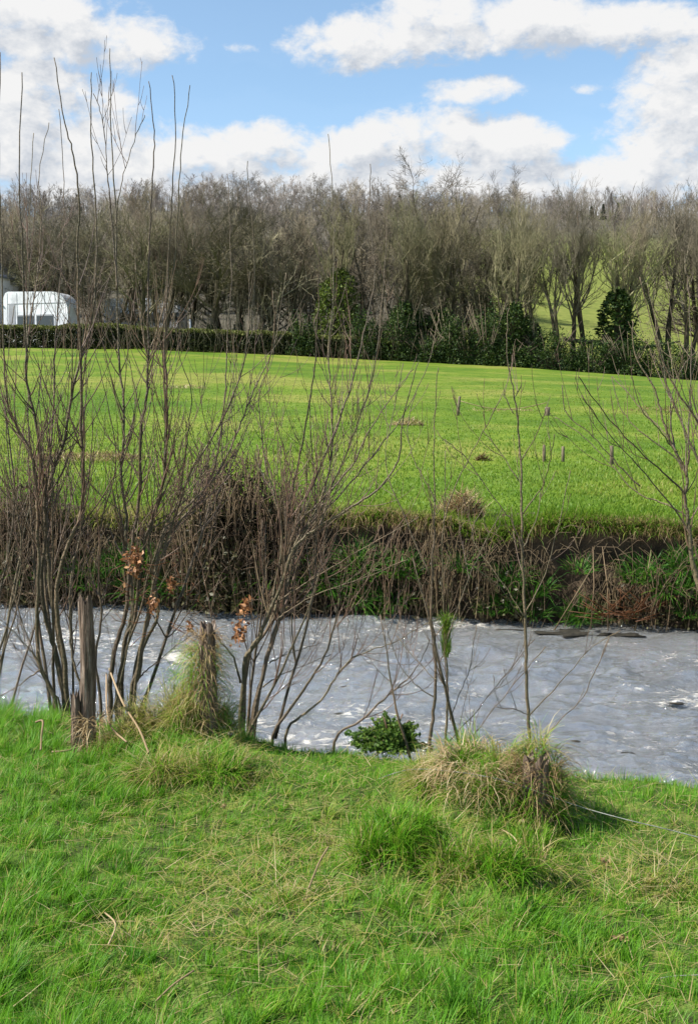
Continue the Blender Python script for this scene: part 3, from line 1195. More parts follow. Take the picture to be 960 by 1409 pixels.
# bushes along the right of the field edge
BL = [(415, 50, 440, 'dark evergreen bush behind the hedge left of the sunlit ivy tree'),
      (500, 60, 436, 'dark evergreen bush between the sunlit ivy tree and its dark neighbour'),
      (548, 60, 425, 'tall dark evergreen bush under the dark ivy-clad tree'),
      (618, 55, 432, 'tall dark evergreen bush beyond the low bush right of the hedge end'),
      (668, 55, 425, 'tall ivy-smothered bush left of the first bright gap'),
      (585, 85, 462, 'low dark bush at the foot of the trees right of the hedge end'),
      (640, 100, 455, 'dark bush between the hedge end and the thin foreground sapling'),
      (700, 80, 470, 'brownish bush behind the thin foreground sapling'),
      (752, 95, 452, 'tall rounded dark bush below the twin-trunked tree'),
      (812, 85, 466, 'rounded bush between the tall dark bush and the stout ivy tree'),
      (862, 75, 463, 'dark bush at the foot of the stout ivy tree'),
      (915, 90, 478, 'low tangled bush right of the stout ivy tree'),
      (975, 90, 482, 'low tangled bush at the right edge of the field')]
for px, w, r1, lb_ in BL:
    row0 = float(field_far_row(px))
    bush('bush', px, 95.5, w, row0, r1 - 4, lb_, 'bushes along the right of the field edge', 'ivy', 4200, (.08, .18))
# scrub filling under the trees (thin suckers and brambles)
sc_ = MB()
for k in range(1700):
    px = rt.uniform(-60, 1010)
    Y = rt.uniform(96.2, 104)
    if (735 < px < 925 and k % 7) or (px < 125 and Y < 101.5) or (140 < px < 270 and Y < 100 and k % 2):
        continue
    x = (px - 480) / F * Y
    z = base_z(x, Y)
    ln = rt.uniform(1.5, 7.0) if px < 735 else rt.uniform(.8, 3.0)
    a = Vector((x, Y, z))
    b = a + Vector((rt.uniform(-.5, .5), rt.uniform(-.3, .3), ln * .55))
    c = b + Vector((rt.uniform(-.8, .8), rt.uniform(-.4, .4), ln * .45))
    sc_.tube([a, b, c], [.028, .02, .01], 3, cap=False)
o = sc_.build('undergrowth', M['twig_front'])
tag(o, 'thin brown scrub stems growing under the far row of trees', 'undergrowth', kind='stuff')


def caravan(px0, px1, toprow, Y, label, nwin, flip=False, grp=None):
    x0, x1 = (px0 - 480) / F * Y, (px1 - 480) / F * Y
    xc = (x0 + x1) / 2
    z = float(hill_z(xc, Y)) if Y > 99 else float(field_z(xc, Y))
    H = CAMZ + (560 - toprow) / F * Y - z
    w = (x1 - x0)
    r = empty('caravan', (xc, Y, z), label, 'caravan', grp)
    b = MB()
    hw = w / 2
    prof_ = [(-hw, .45), (hw * .97, .45), (hw, .9), (hw, H * .62)]
    for a in range(0, 91, 15):
        prof_.append((hw - 1.5 + 1.5 * math.cos(R(a)), H * .62 + H * .36 * math.sin(R(a))))
    for a in range(90, 181, 30):
        prof_.append((-hw + .5 + .5 * math.cos(R(a)), H * .8 + H * .2 * math.sin(R(a))))
    b.prism(prof_, -1.1, 1.1)
    b.build('body', M['white'], r, smooth=False)
    for k in range(nwin):
        cx = -hw * .30 + k * w * .30
        f_ = MB()
        f_.box((cx, -1.112, H * .45), (w * .27, .03, H * .26))
        fo = f_.build('window', M['trim'], r, False)
        g_ = MB()
        g_.box((cx, -1.135, H * .45), (w * .25, .02, H * .21))
        g_.build('pane', M['glass'], fo, False)
    sm_ = MB()
    for q in (-.86, -.56, -.05, .30, .62):
        sm_.box((hw * q, -1.106, H * .60), (.035, .03, H * .74))
    sm_.build('panel_seam', M['trim'], r, False)
    d_ = MB()
    d_.box((-hw * .72, -1.112, H * .47), (.62, .03, H * .62))
    d_.build('door', M['trim'], r, False)
    rl = MB()
    rl.box((0, -1.11, H * .78), (w * .86, .035, .06))
    rl.build('awning_rail', M['trim'], r, False)
    for s_ in (-1, 1):
        wh = MB()
        ring = [Vector((s_ * .45 + .32 * math.cos(a * .5236), -1.0, .32 + .32 * math.sin(a * .5236))) for a in range(13)]
        wh.tube(ring, [.08] * 13, 6, False)
        wh.build('wheel', M['slate'], r)
    r.rotation_euler = (0, 0, R(-14))
    return r


caravan(15, 111, 405, 98.2, 'white caravan with rounded right end and dark windows behind the hedge', 2)
caravan(150, 258, 414, 106, 'pale caravan almost hidden by stems right of the white caravan', 3)

# white gable of a building at the left edge
Y = 102
x1 = (9 - 480) / F * Y
z = base_z(x1 - 3, Y)
bd = empty('house', (x1 - 3, Y, z), 'white rendered house gable cut off by the left edge of the view', 'house')
b = MB()
Hh = CAMZ + (560 - 385) / F * Y - z
b.prism([(-3, 0), (3, 0), (3, Hh), (0, Hh + 1.9), (-3, Hh)], -4, 4)
b.build('wall', M['cream'], bd, False)
rf = MB()
for s_ in (-1, 1):
    rf.prism([(s_ * 3.25, Hh - .12), (s_ * 3.25, Hh + .02), (0, Hh + 2.08), (0, Hh + 1.93)], -4.2, 4.2)
rf.build('roof', M['slate'], bd, False)
wn = MB()
wn.box((1.0, -4.012, 2.0), (1.0, .04, 1.2))
wo = wn.build('window', M['trim'], bd, False)
wn = MB()
wn.box((1.0, -4.04, 2.0), (.84, .03, 1.04))
wn.build('pane', M['glass'], wo, False)
bd.rotation_euler = (0, 0, R(-18))
# little white post by the hedge
p = at(262, 452, 97.0)
mp_ = MB()
mp_.tube([Vector((0, 0, -2.5)), Vector((0, 0, .75)), Vector((0, 0, .8))], [.09, .09, .05], 8)
o = mp_.build('marker_post', M['white'])
o.location = p
tag(o, 'small white post just showing above the hedge right of the caravans', 'post')


# ------------------------------------------------------------------ field details
def stub(px, row0, row1, wid, label, lean=0.0, grp=None):
    b_ = field_at(px, row0)
    t_ = at(px + lean, row1, b_.y)
    m_ = MB()
    h = t_.z - b_.z
    m_.tube([Vector((0, 0, -.1)), Vector(((t_.x - b_.x) * .5, 0, h * .5)), Vector((t_.x - b_.x, 0, h * .97)), Vector((t_.x - b_.x, 0, h))], [wid, wid * .95, wid * .85, wid * .5], 7)
    o_ = m_.build('fence_stake', M['bark_front'])
    o_.location = b_
    return tag(o_, label, 'stake', grp)


GS = 'old stakes standing in the field'
stub(748, 635, 612, .035, 'left one of two dark stakes standing close together in the field', 0, GS)
stub(774, 636, 614, .034, 'right one of two dark stakes standing close together in the field', 0, GS)
stub(841, 640, 613, .04, 'reddish stake in the field left of the fan of right-hand branches', 0, GS)
stub(629, 572, 545, .05, 'leaning dark stake at the left end of the sagging field wire', 3, GS)
stub(752, 572, 560, .09, 'short stake with caught debris at the right end of the sagging wire', 1, GS)
a = field_at(630, 566)
b_ = field_at(752, 569)
w_ = MB()
pts = []
for k in range(15):
    s = k / 14
    p = a.lerp(b_, s)
    p.z = a.z * (1 - s) + b_.z * s + .35 - .25 * math.sin(s * math.pi)
    pts.append(p)
w_.tube(pts, [.012] * 15, 4)
tag(w_.build('field_wire', M['cane']), 'brown sagging wire strung between two field stakes', 'wire')


def debris(px, row, wpx, hpx, label, n=500, mat='straw', dark=.3):
    p = field_at(px, row)
    sc = p.y / F
    w, h = wpx * sc, hpx * sc
    an = RNG.uniform(0, 6.28, n)
    rr = np.sqrt(RNG.random(n))
    root = np.stack([p.x + np.cos(an) * rr * w / 2, p.y + np.sin(an) * rr * w / 3, p.z + h * RNG.random(n) * (1 - rr ** 2)], 1)
    me = blades_mesh('drift', root, RNG.uniform(.3, 1, n) * max(h, .12) * 1.1, np.full(n, .012 + .006 * sc * 60), RNG.uniform(0, 6.28, n), RNG.uniform(.6, 1.5, n), RNG.uniform(-.3, .5, n), np.clip(RNG.normal(dark, .25, n), 0, 1), org=p)
    o_ = link('debris_pile', me, M[mat])
    o_.location = p
    return tag(o_, label, 'debris')


debris(664, 634, 18, 9, 'small dark clump of flood debris lying alone in mid field', 260, dark=.15)
debris(560, 585, 46, 10, 'flat pale clump of flood debris behind the fanned branches', 380, dark=.6)
debris(633, 712, 62, 34, 'pale straw heap on the far bank edge behind the twin saplings', 900, dark=.55)
debris(120, 632, 170, 10, 'long brown drift line of flood debris lying across the left field', 1500, dark=.35)
debris(255, 535, 70, 6, 'faint straw drift in the upper left of the field', 300, dark=.7)
debris(690, 566, 110, 4, 'thin brown drift under the sagging field wire', 260, dark=.5)
debris(905, 566, 90, 8, 'brown drift in the field behind the right-hand branches', 300, dark=.4)

# field grass near the bank: short blades in the view and a margin each side
n = 200000
fy = 15.0 + 62 * RNG.random(n) ** 2.6
fx = (RNG.random(n) - .5) * 2 * (fy * .36 + 2.0)
fy = fy - .19 * fx * np.clip(1 - (fy - 15) / 20, 0, 1)
keep = fy > bank_y(fx) + .05
fx, fy = fx[keep], fy[keep]
n = len(fx)
d = fy - bank_y(fx)
dry = np.exp(-(d / .55) ** 2)
patch = fbm(fx, fy, 2.5, 201)
tint = np.clip(.18 + .5 * RNG.random(n) + .9 * (patch - .5) + 1.0 * dry * RNG.uniform(.3, 1, n), 0, 1)
hgt = (.035 + .05 * RNG.random(n)) * (.6 + .9 * patch) * (1 + .6 * dry) * np.clip(1.15 - d / 55, .1, 1)
root = np.stack([fx, fy, field_z(fx, fy) - .005], 1)
o = link('field_grass', blades_mesh('field_grass', root, hgt, .010 + .008 * RNG.random(n) + .0003 * fy, RNG.uniform(0, 6.28, n), RNG.uniform(.1, .8, n), RNG.uniform(.1, .8, n), tint, segs=2), M['field_grass'])
tag(o, 'short bright green pasture grass on the field beyond the river', 'grass', kind='stuff')

# overhanging fringe on the lip of the far bank
n = 75000
fx = RNG.uniform(-9.5, 9.5, n)
clump = fbm(fx, 0 * fx, .5, 211)
long_ = RNG.random(n) < .38
y0 = bank_y(fx) + .22 + RNG.uniform(-.12, .30, n)
z0 = field_z(fx, y0) + RNG.uniform(-.14, .01, n)
root = np.stack([fx, y0, z0], 1)
hl = np.where(long_, RNG.uniform(.06, .42, n) * np.clip(2.8 * (clump - .32), .10, 1.2), RNG.uniform(.06, .30, n) * (.5 + .9 * fbm(fx, 0 * fx, 1.1, 219)))
tint = np.where(long_, np.clip(RNG.normal(.38, .24, n), 0, 1), 0)
az = np.full(n, -np.pi / 2) + RNG.normal(0, .6, n)
lean = np.where(long_, RNG.uniform(.5, 1.3, n), RNG.uniform(.2, 1.4, n))
curl = np.where(long_, RNG.uniform(1.3, 2.2, n), RNG.uniform(.2, 1.6, n))
s_ = long_
o = link('hanging_grass', blades_mesh('hanging_grass', root[s_], hl[s_], .004 + .006 * RNG.random(s_.sum()), az[s_], lean[s_], curl[s_], tint[s_]), M['straw'])
tag(o, 'dead brown grass hanging down the face of the far river bank', 'dead grass', kind='stuff')
s_ = ~long_
gold = fbm(fx, 0 * fx, 1.6, 223)
o = link('bank_grass', blades_mesh('bank_grass', root[s_], hl[s_] * 1.2, .010 + .008 * RNG.random(s_.sum()), az[s_], lean[s_], curl[s_], np.clip(RNG.normal(.5, .28, s_.sum()) + 1.1 * (gold[s_] - .42), 0, 1)), M['field_grass'])
tag(o, 'green grass fringe along the top lip of the far river bank', 'grass', kind='stuff')

# fine roots and dead stems over the face
rm = MB()
rr = random.Random(5)
for k in range(1500):
    x = rr.uniform(-9, 9)
    yb = float(bank_y(x)) - .05
    z = rr.uniform(-1.1, .1)
    a = Vector((x, yb + .02, z))
    dd = Vector((rr.uniform(-1, 1) * .8, -rr.uniform(.05, .5), rr.uniform(-1, .6)))
    ln = rr.uniform(.2, .8)
    b2 = a + dd * ln * .5
    c2 = b2 + (dd + Vector((0, 0, -.6))) * ln * .5
    rm.tube([a, b2, c2], [.006, .005, .003], 3, cap=False)
o = rm.build('roots', M['bramble'])
tag(o, 'tangle of thin roots and dead stems on the far bank face', 'roots', kind='stuff')


# green weeds low on the far bank
def weed_clump(name, base, h, w, n, label, grp, mat='weed', cat='plant', frond=False):
    an = RNG.uniform(0, 6.28, n)
    rr_ = np.sqrt(RNG.random(n)) * w * .35
    root = np.stack([np.cos(an) * rr_, np.sin(an) * rr_ * .6, 0 * an], 1)
    me = blades_mesh('clump', root, h * RNG.uniform(.5, 1.1, n), np.full(n, .016 if not frond else .03), an, RNG.uniform(.1, .8, n), RNG.uniform(.4, 1.5, n), RNG.random(n))
    o_ = link(name, me, M[mat])
    o_.location = base
    return tag(o_, label, cat, grp)


for j in range(64):
    px = rt.uniform(-20, 980)
    if j < 14:
        px = rt.choice([700, 735, 560, 470, 440, 935, 950, 860, 900, 520]) + rt.uniform(-18, 18)
    x = (px - 480) / F * 14.8
    yb = float(bank_y(x)) - .05
    z = rt.uniform(-1.12, -.35)
    o_ = weed_clump('bank_weed', (x, yb, z), rt.uniform(.22, .5), .5, 90, 'green weed clump growing out of the dark far bank face', 'weeds on the far bank face')
    o_.rotation_euler = (R(rt.uniform(10, 45)), 0, 0)


# brambles: arching canes
def bramble(px, w, h, n, label, seed, z0=-1.1, back=0.0, grp='brambles on the far bank', leafn=0, name='bramble', r0=.009):
    x = (px - 480) / F * 15
    rr_ = random.Random(seed)
    yb = float(bank_y(x)) + back
    r = empty(name, (x, yb, z0), label, 'bramble', grp)
    m_ = MB()
    for k in range(n):
        a = Vector((rr_.uniform(-w, w) * .45, rr_.uniform(-.25, .25), rr_.uniform(0, h * .35)))
        an = rr_.uniform(0, 6.28)
        dx, dy = math.cos(an) * rr_.uniform(.1, .6) * w, math.sin(an) * .45
        hh_ = h * rr_.uniform(.45, 1.05)
        pts = []
        for q in range(8):
            s = q / 7
            pts.append(a + Vector((dx * s + .03 * math.sin(s * 9 + k), dy * s, hh_ * math.sin(min(s, .95) * 2.2) * (1 - .25 * s) - a.z * s * .4)))
        m_.tube(pts, [r0 * (1 - .65 * q / 7) for q in range(8)], 4, cap=False)
    m_.build('cane', M['bramble'], r)
    if leafn > 1500:
        tw_ = MB()
        for k in range(700):
            q = rv(rr_)
            q = Vector((q.x * w * .55, q.y * .42, abs(q.z) * h * .97)) * rr_.uniform(.6, 1.02)
            d_ = rv(rr_, rr_.uniform(.06, .22))
            tw_.tube([q, q + d_ + rv(rr_, .03), q + d_ * 2 + rv(rr_, .06)], [.006, .005, .003], 3, cap=False)
        tw_.build('twig', M['bramble'], r)
    if leafn:
        d = RNG.normal(size=(leafn, 3))
        d /= np.linalg.norm(d, axis=1)[:, None]
        d[:, 2] = np.abs(d[:, 2])
        lum = .5 + .8 * fbm(d[:, 0] * 2 + 5, d[:, 2] * 2 + d[:, 1], .6, seed)
        cen = d * (RNG.random(leafn) ** .5 * lum)[:, None] * np.array([w * .55, .4, h * .95])
        link('foliage', leaves_mesh('foliage', cen, RNG.uniform(.025, .08, leafn), RNG.random(leafn)), M['bramble_leaf'], r)
    return r


bramble(325, 1.6, 2.25, 300, 'tall domed dark bramble thicket on the far bank left of centre', 1, leafn=7500, back=-.1)
bramble(385, .8, 1.55, 90, 'smaller bramble mound against the right of the tall dark thicket', 3, leafn=2500, back=0)
bramble(15, 1.2, 2.0, 150, 'dark bramble thicket on the far bank at the left edge', 2, leafn=3000)
bl = [(90, 1.3, 1.25), (150, 1.2, 1.3), (210, 1.2, 1.35), (265, 1.0, 1.3), (450, 1.2, 1.2), (520, 1.2, 1.15), (580, 1.2, 1.25), (630, 1.1, 1.5), (700, 1.0, 1.0), (850, 1.2, .8), (915, 1.2, 1.0), (985, 1.2, 1.2)]
for k, (px, w, h) in enumerate(bl):
    bramble(px, w, h, 55, 'low tangle of brown bramble canes draped over the far bank', 20 + k, leafn=350, r0=.006)

# reeds of red-brown sticks caught at the waterline right
m_ = MB()
c0 = at(862, 842, 13.9)
for k in range(46):
    a = Vector((rt.uniform(-.35, .35), rt.uniform(-.1, .1), rt.uniform(-.12, .05)))
    m_.tube([a, a + Vector((rt.uniform(-.5, .5), rt.uniform(-.1, .1), rt.uniform(-.05, .35)))], [.008, .004], 3)
o = m_.build('stick_pile', M['dead_leaf'])
at_ = o.data.attributes.new('tint', 'FLOAT', 'POINT')
o.location = c0
tag(o, 'tangle of reddish sticks caught at the waterline of the far bank', 'debris')
for k, (pa, pb) in enumerate((((757, 865), (826, 762)), ((812, 860), (815, 752)), ((873, 858), (895, 757)), ((836, 862), (828, 752)))):
    a = at(pa[0], pa[1], 14.0)
    b2 = at(pb[0], pb[1], 14.1)
    m_ = MB()
    m_.tube([Vector((0, 0, -.1)), (b2 - a) * .5 + Vector((.03, 0, .0)), b2 - a], [.009, .008, .004], 5)
    o = m_.build('reed_stalk', M['bramble'] if k == 0 else M['cane'])
    o.location = a
    tag(o, ['brown stalk leaning steeply right out of the water beside the thin sapling', 'thin upright pale stalk, left of a close pair at the far waterline', 'pale stalk leaning slightly right above the reddish sticks', 'thin upright pale stalk, right of a close pair at the far waterline'][k], 'stalk', 'dead stalks at the far waterline')


# ------------------------------------------------------------------ stones and weed in the river
def stone(px, row, wpx, hpx, label, grp='dark stones breaking the river surface'):
    d_ = ray(px, row)
    t_ = (WATER_Z - CAMZ) / d_[2]
    p_ = Vector((d_[0] * t_, d_[1] * t_, WATER_Z))
    sc = p_.y / F
    rr_ = random.Random(int(px))
    import bmesh
    bm = bmesh.new()
    bmesh.ops.create_icosphere(bm, subdivisions=3, radius=1)
    for v_ in bm.verts:
        c_ = v_.co
        f_ = .25 + 1.25 * float(fbm(c_.x * 2 + 9, c_.y * 2 + c_.z * 1.7, .7, int(px)))
        v_.co = Vector((c_.x * wpx * sc / 2.4 * f_, c_.y * wpx * sc / 5 * f_, c_.z * hpx * .55 * sc * f_))
    me = bpy.data.meshes.new('stone')
    bm.to_mesh(me)
    bm.free()
    o_ = link('river_stone', me, M['stone'], smooth=True)
    o_.location = p_
    return tag(o_, label, 'stone', grp)


for px, row, w, h, lb_ in ((790, 871, 150, 4, 'long dark shoal breaking the water below the far bank'), (860, 874, 70, 4, 'dark stone at the right end of the long shoal'),
                           (700, 868, 60, 3, 'flat dark stone left of the thin sapling near the far bank'), (843, 929, 16, 4, 'small dark stone alone in mid river right of the sapling'),
                           (790, 1020, 24, 3, 'flat stone close to the near bank'), (862, 1037, 30, 4, 'dark stone in the riffle near the near bank'),
                           (900, 1042, 30, 3, 'second dark stone in the riffle near the near bank'), (787, 1052, 18, 4, 'dark stone just beyond the near bank grass'),
                           (930, 968, 36, 3, 'flat dark stone in the river at right'), (480, 945, 26, 3, 'dark stone beside the white water in mid river'),
                           (470, 982, 30, 2, 'flat dark stone left of the green bush')):
    stone(px, row, w, h, lb_)


# ------------------------------------------------------------------ near grass
def grass_zone(gx, gy):
    pn = fbm(gx, gy, .55, 301)
    lush = np.clip((3.75 - gy + .9 * (pn - .5) - .25 * gx * (gx > 0)) / .7, 0, 1)
    lush = np.maximum(lush, .75 * np.clip((-gx - .55 + .6 * (pn - .5)) / .5, 0, 1))
    dry = np.clip((fbm(gx, gy, .5, 331) - .42) * 2.8, 0, 1) * (1 - .8 * lush)
    return pn, lush, dry


# grass grows in tufts: every blade splays out from the middle of its own tuft
nt_ = 7000
cy = 2.3 + 4.3 * RNG.random(nt_)
cx = (RNG.random(nt_) - .5) * 2 * (cy * .36 + .9)
keep = cy < near_edge(cx) + .22
cx, cy = cx[keep], cy[keep]
nt_ = len(cx)
pn, lush, dry = grass_zone(cx, cy)
t_h = (.035 + .065 * RNG.random(nt_) ** 2) * (.55 + .8 * pn) + lush * RNG.uniform(.0, .085, nt_)
t_r = RNG.uniform(.02, .055, nt_)
t_hue = RNG.normal(0, .12, nt_) + .10 * dry
t_az = 0.6 + 3.5 * (vnoise(cx, cy, .4, 341) - .5) + RNG.normal(0, .7, nt_)
t_lean = RNG.uniform(0, .55, nt_)
t_dry = np.clip(dry * .26 - .02 + RNG.uniform(-.1, .12, nt_), .02, .9)
hole = fbm(cx, cy, .17, 361) < .36
cnt = (RNG.uniform(16, 52, nt_) * (.75 + .4 * lush) * np.where(hole & (lush < .8), .15, 1)).astype(int)
idx = np.repeat(np.arange(nt_), cnt)
n = len(idx)
ra = RNG.uniform(0, 6.28, n)
rr_ = np.abs(RNG.normal(0, .5, n))
gx = cx[idx] + np.cos(ra) * rr_ * t_r[idx]
gy = cy[idx] + np.sin(ra) * rr_ * t_r[idx]
lx = np.cos(ra) * rr_ * .55 + np.cos(t_az[idx]) * t_lean[idx] + RNG.normal(0, .16, n)
ly = np.sin(ra) * rr_ * .55 + np.sin(t_az[idx]) * t_lean[idx] + RNG.normal(0, .16, n)
az = np.arctan2(ly, lx)
lean = np.clip(np.hypot(lx, ly), 0, 1.25)
isdry = RNG.random(n) < t_dry[idx]
tint = np.where(isdry, RNG.uniform(.74, 1, n), np.clip(.36 + t_hue[idx] + RNG.normal(0, .11, n), 0, .76))
hgt = t_h[idx] * RNG.uniform(.45, 1.15, n)
keep = gy < near_edge(gx) + .28
gx, gy, az, lean, tint, hgt = (q[keep] for q in (gx, gy, az, lean, tint, hgt))
n = len(gx)
# short sward between the tufts, and a litter of flat dead blades
n2 = 110000
sy = 2.3 + 4.3 * RNG.random(n2)
sx_ = (RNG.random(n2) - .5) * 2 * (sy * .36 + .9)
keep = sy < near_edge(sx_) + .25
sx_, sy = sx_[keep], sy[keep]
n2 = len(sx_)
pn, lush, dry = grass_zone(sx_, sy)
flat = RNG.random(n2) < .05 + .26 * dry
X_ = np.concatenate([gx, sx_])
Y_ = np.concatenate([gy, sy])
root = np.stack([X_, Y_, near_z(X_, Y_) - .006 + np.concatenate([np.zeros(n), np.where(flat, RNG.uniform(.005, .05, n2), 0)])], 1)
o = link('grass', blades_mesh('grass', root,
                              np.concatenate([hgt, np.where(flat, RNG.uniform(.04, .15, n2), RNG.uniform(.02, .06, n2))]),
                              RNG.uniform(.0018, .0040, n + n2),
                              np.concatenate([az, RNG.uniform(0, 6.28, n2)]),
                              np.concatenate([lean, np.where(flat, RNG.uniform(1.2, 1.6, n2), RNG.uniform(0, .8, n2))]),
                              np.concatenate([RNG.uniform(.1, 1.35, n), RNG.uniform(-.2, .5, n2)]),
                              np.concatenate([tint, np.where(flat, RNG.uniform(.74, 1, n2), RNG.uniform(.1, .6, n2))])), M['grass'])
tag(o, 'rough green grass mixed with dead straw on the near river bank', 'grass', kind='stuff')


# tussocks
def tussock(px, row, rad, h, n, label, dry=.4, seed=0, tall=1.0, lean=0.0):
    p_ = ground_near(px, row)
    an = RNG.uniform(0, 6.28, n)
    rr_ = RNG.random(n) ** .6 * rad
    X_, Y_ = p_.x + np.cos(an) * rr_, p_.y + np.sin(an) * rr_
    root = np.stack([X_, Y_, near_z(X_, Y_) - .01], 1)
    isd = RNG.random(n) < dry
    cl = fbm(X_, Y_, .07, 400 + int(px))
    hh_ = h * RNG.uniform(.25, 1.0, n) ** 1.3 * (1.15 - .5 * rr_ / rad) * (.45 + 1.1 * cl)
    swirl = 6.28 * 1.6 * vnoise(X_, Y_, .06, 430 + int(px))
    an = np.where(RNG.random(n) < .6, swirl, an)
    tint = np.where(isd, RNG.uniform(.72, 1, n), np.clip(RNG.normal(.38, .2, n), 0, .7))
    me = blades_mesh('tussock', root, hh_, RNG.uniform(.002, .0048, n), an + RNG.normal(0, .5, n), RNG.uniform(.05, 1.1, n) * (rr_ / rad * .6 + .4), RNG.uniform(.2, 2.2, n), tint, org=p_)
    o_ = link('grass_tussock', me, M['grass'])
    o_.location = p_
    return tag(o_, label, 'grass tussock', 'rough grass tussocks on the near bank')


def mound(px, row, rad, H, n, label, dry=.4, up=.25):
    """a shaggy mound: blades rooted all over a dome and draped down it"""
    p_ = ground_near(px, row)
    an = RNG.uniform(0, 6.28, n)
    s = np.sqrt(RNG.random(n))
    lump = .45 + 1.0 * vnoise(np.cos(an) * 1.7 + 5, np.sin(an) * 1.7 + s * .6, .55, 500 + int(px))
    X_, Y_ = np.cos(an) * s * rad * lump, np.sin(an) * s * rad * lump
    z_ = H * (1 - s ** 2.2) * lump * (.55 + .9 * vnoise(X_, Y_, .08, 520 + int(px)))
    gz = near_z(X_ + p_.x, Y_ + p_.y) - p_.z
    root = np.stack([X_, Y_, np.maximum(z_, gz) - .01], 1)
    patch = fbm(X_, Y_ + z_, .16, 540 + int(px))
    isd = RNG.random(n) < np.clip(dry + 1.8 * (patch - .5), .05, .97)
    upr = RNG.random(n) < up
    swirl = an + 5.0 * (vnoise(X_, Y_ + z_, .075, 560 + int(px)) - .5) + RNG.normal(0, .8, n)
    lean = np.where(upr, RNG.uniform(0, .7, n), RNG.uniform(.7, 1.7, n))
    tint = np.where(isd, RNG.uniform(.70, 1, n), np.clip(RNG.normal(.42, .2, n), 0, .72))
    me = blades_mesh('tussock', root, np.where(upr, RNG.uniform(.03, .14, n), RNG.uniform(.04, .19, n)) * (.5 + 1.0 * vnoise(X_, Y_ + z_, .06, 580 + int(px))), RNG.uniform(.0022, .005, n), swirl, lean, np.where(upr, RNG.uniform(.2, 1.4, n), RNG.uniform(.4, 1.5, n)), tint, org=(0, 0, 0))
    o_ = link('grass_tussock', me, M['grass'])
    o_.location = p_
    return tag(o_, label, 'grass tussock', 'rough grass tussocks on the near bank')


mound(255, 1000, .14, .20, 2000, 'tallest straw and green tussock left of the moss-capped stump', .62, .3)
mound(195, 1010, .12, .12, 1500, 'straw tussock packed against the right side of the tall fence post', .8, .2)
mound(303, 1012, .11, .15, 1300, 'green tussock at the right foot of the moss-capped stump', .3, .5)
mound(228, 1062, .15, .06, 1500, 'low matted straw tussock in front of the tallest left one', .6, .25)
mound(300, 1060, .15, .05, 1500, 'low green and straw tussock in front of the moss-capped stump', .45, .4)
mound(160, 1030, .07, .07, 500, 'small straw tuft at the right foot of the tall fence post', .8, .3)
mound(632, 1062, .13, .09, 1700, 'straw tussock around the feet of the twin saplings', .35, .45)
mound(690, 1080, .12, .12, 1700, 'green and straw tussock between the twin saplings and the thin sapling', .3, .45)
mound(740, 1112, .11, .20, 2000, 'brown shaggy tussock around the foot of the thin sapling', .5, .25)
mound(590, 1078, .11, .06, 1000, 'low straw tussock left of the twin saplings', .7, .3)
mound(548, 1158, .17, .07, 2400, 'dense dark green tussock left of the fallen wire', .06, .75)
mound(512, 1180, .10, .04, 900, 'low green tussock at the left end of the dense dark green one', .15, .7)
mound(612, 1190, .12, .05, 1200, 'straggly green and straw tussock right of the dense dark green one', .45, .5)
mound(690, 1190, .14, .06, 1600, 'yellowish green tussock in front of the fallen wire', .3, .6)
mound(735, 1165, .09, .05, 700, 'small yellowish tussock at the foot of the brown shaggy one', .4, .6)
tussock(395, 1240, .09, .10, 700, 'small straw tuft in the open grass left of centre', .85)
tussock(885, 1215, .12, .07, 800, 'flattened straw tuft at right in the open grass', .9)
tussock(345, 1075, .09, .09, 600, 'low straw tuft by the bank edge below the fanned shrub', .6)
tussock(165, 1300, .08, .10, 400, 'low dry tuft in the long grass at lower left', .7)
tussock(455, 1170, .08, .10, 400, 'small straw tuft left of the dense dark green tussock', .85)
tussock(20, 1235, .08, .10, 400, 'small dry tuft at the left edge of the grass', .7)
tussock(930, 1225, .08, .07, 400, 'straw tuft nearest the right edge of the grass', .9)

# long loose straw draped over the rough places
n = 1500
sp_ = [(200, 1010, .22, 260), (250, 1000, .20, 260), (290, 1040, .2, 160), (640, 1070, .2, 260), (700, 1090, .18, 230), (740, 1120, .12, 160), (620, 1150, .25, 110), (700, 1200, .2, 90), (890, 1215, .2, 130), (420, 1200, .3, 90), (400, 1245, .14, 70), (170, 1300, .2, 40), (320, 1300, .5, 90), (800, 1300, .4, 90)]
rs, hs_ = [], []
for (px, row, rad, m) in sp_:
    p_ = ground_near(px, row)
    an = RNG.uniform(0, 6.28, m)
    q = np.sqrt(RNG.random(m)) * rad
    X_, Y_ = p_.x + np.cos(an) * q, p_.y + np.sin(an) * q
    rs.append(np.stack([X_, Y_, near_z(X_, Y_) + RNG.uniform(0, .14, m) * (rad < .23) * (1 - q / rad)], 1))
rs = np.concatenate(rs)
n = len(rs)
o = link('straw', blades_mesh('straw', rs, RNG.uniform(.06, .24, n), RNG.uniform(.002, .0042, n), RNG.uniform(0, 6.28, n), RNG.uniform(.85, 1.6, n), RNG.uniform(-.2, 1.4, n), np.clip(RNG.normal(.88, .1, n), .7, 1)), M['grass'])
tag(o, 'long loose dead straw strewn over the rough parts of the near bank', 'straw', kind='stuff')


# loose dead stalks lying on the grass
def stalk(pts_px, label, r=.004, mat='cane', lift=.05, name='dry_stalk', grp='dead stalks lying on the near grass', cat='stalk'):
    pts = []
    for k, q in enumerate(pts_px):
        g_ = ground_near(q[0], q[1])
        g_.z += lift + (q[2] if len(q) > 2 else 0)
        pts.append(g_)
    o0 = pts[0].copy()
    m_ = MB()
    m_.tube(smooth_path([p - o0 for p in pts], 4), None or [r] * ((len(pts) - 1) * 4 + 1), 5)
    o_ = m_.build(name, M[mat])
    o_.location = o0
    return tag(o_, label, cat, grp)


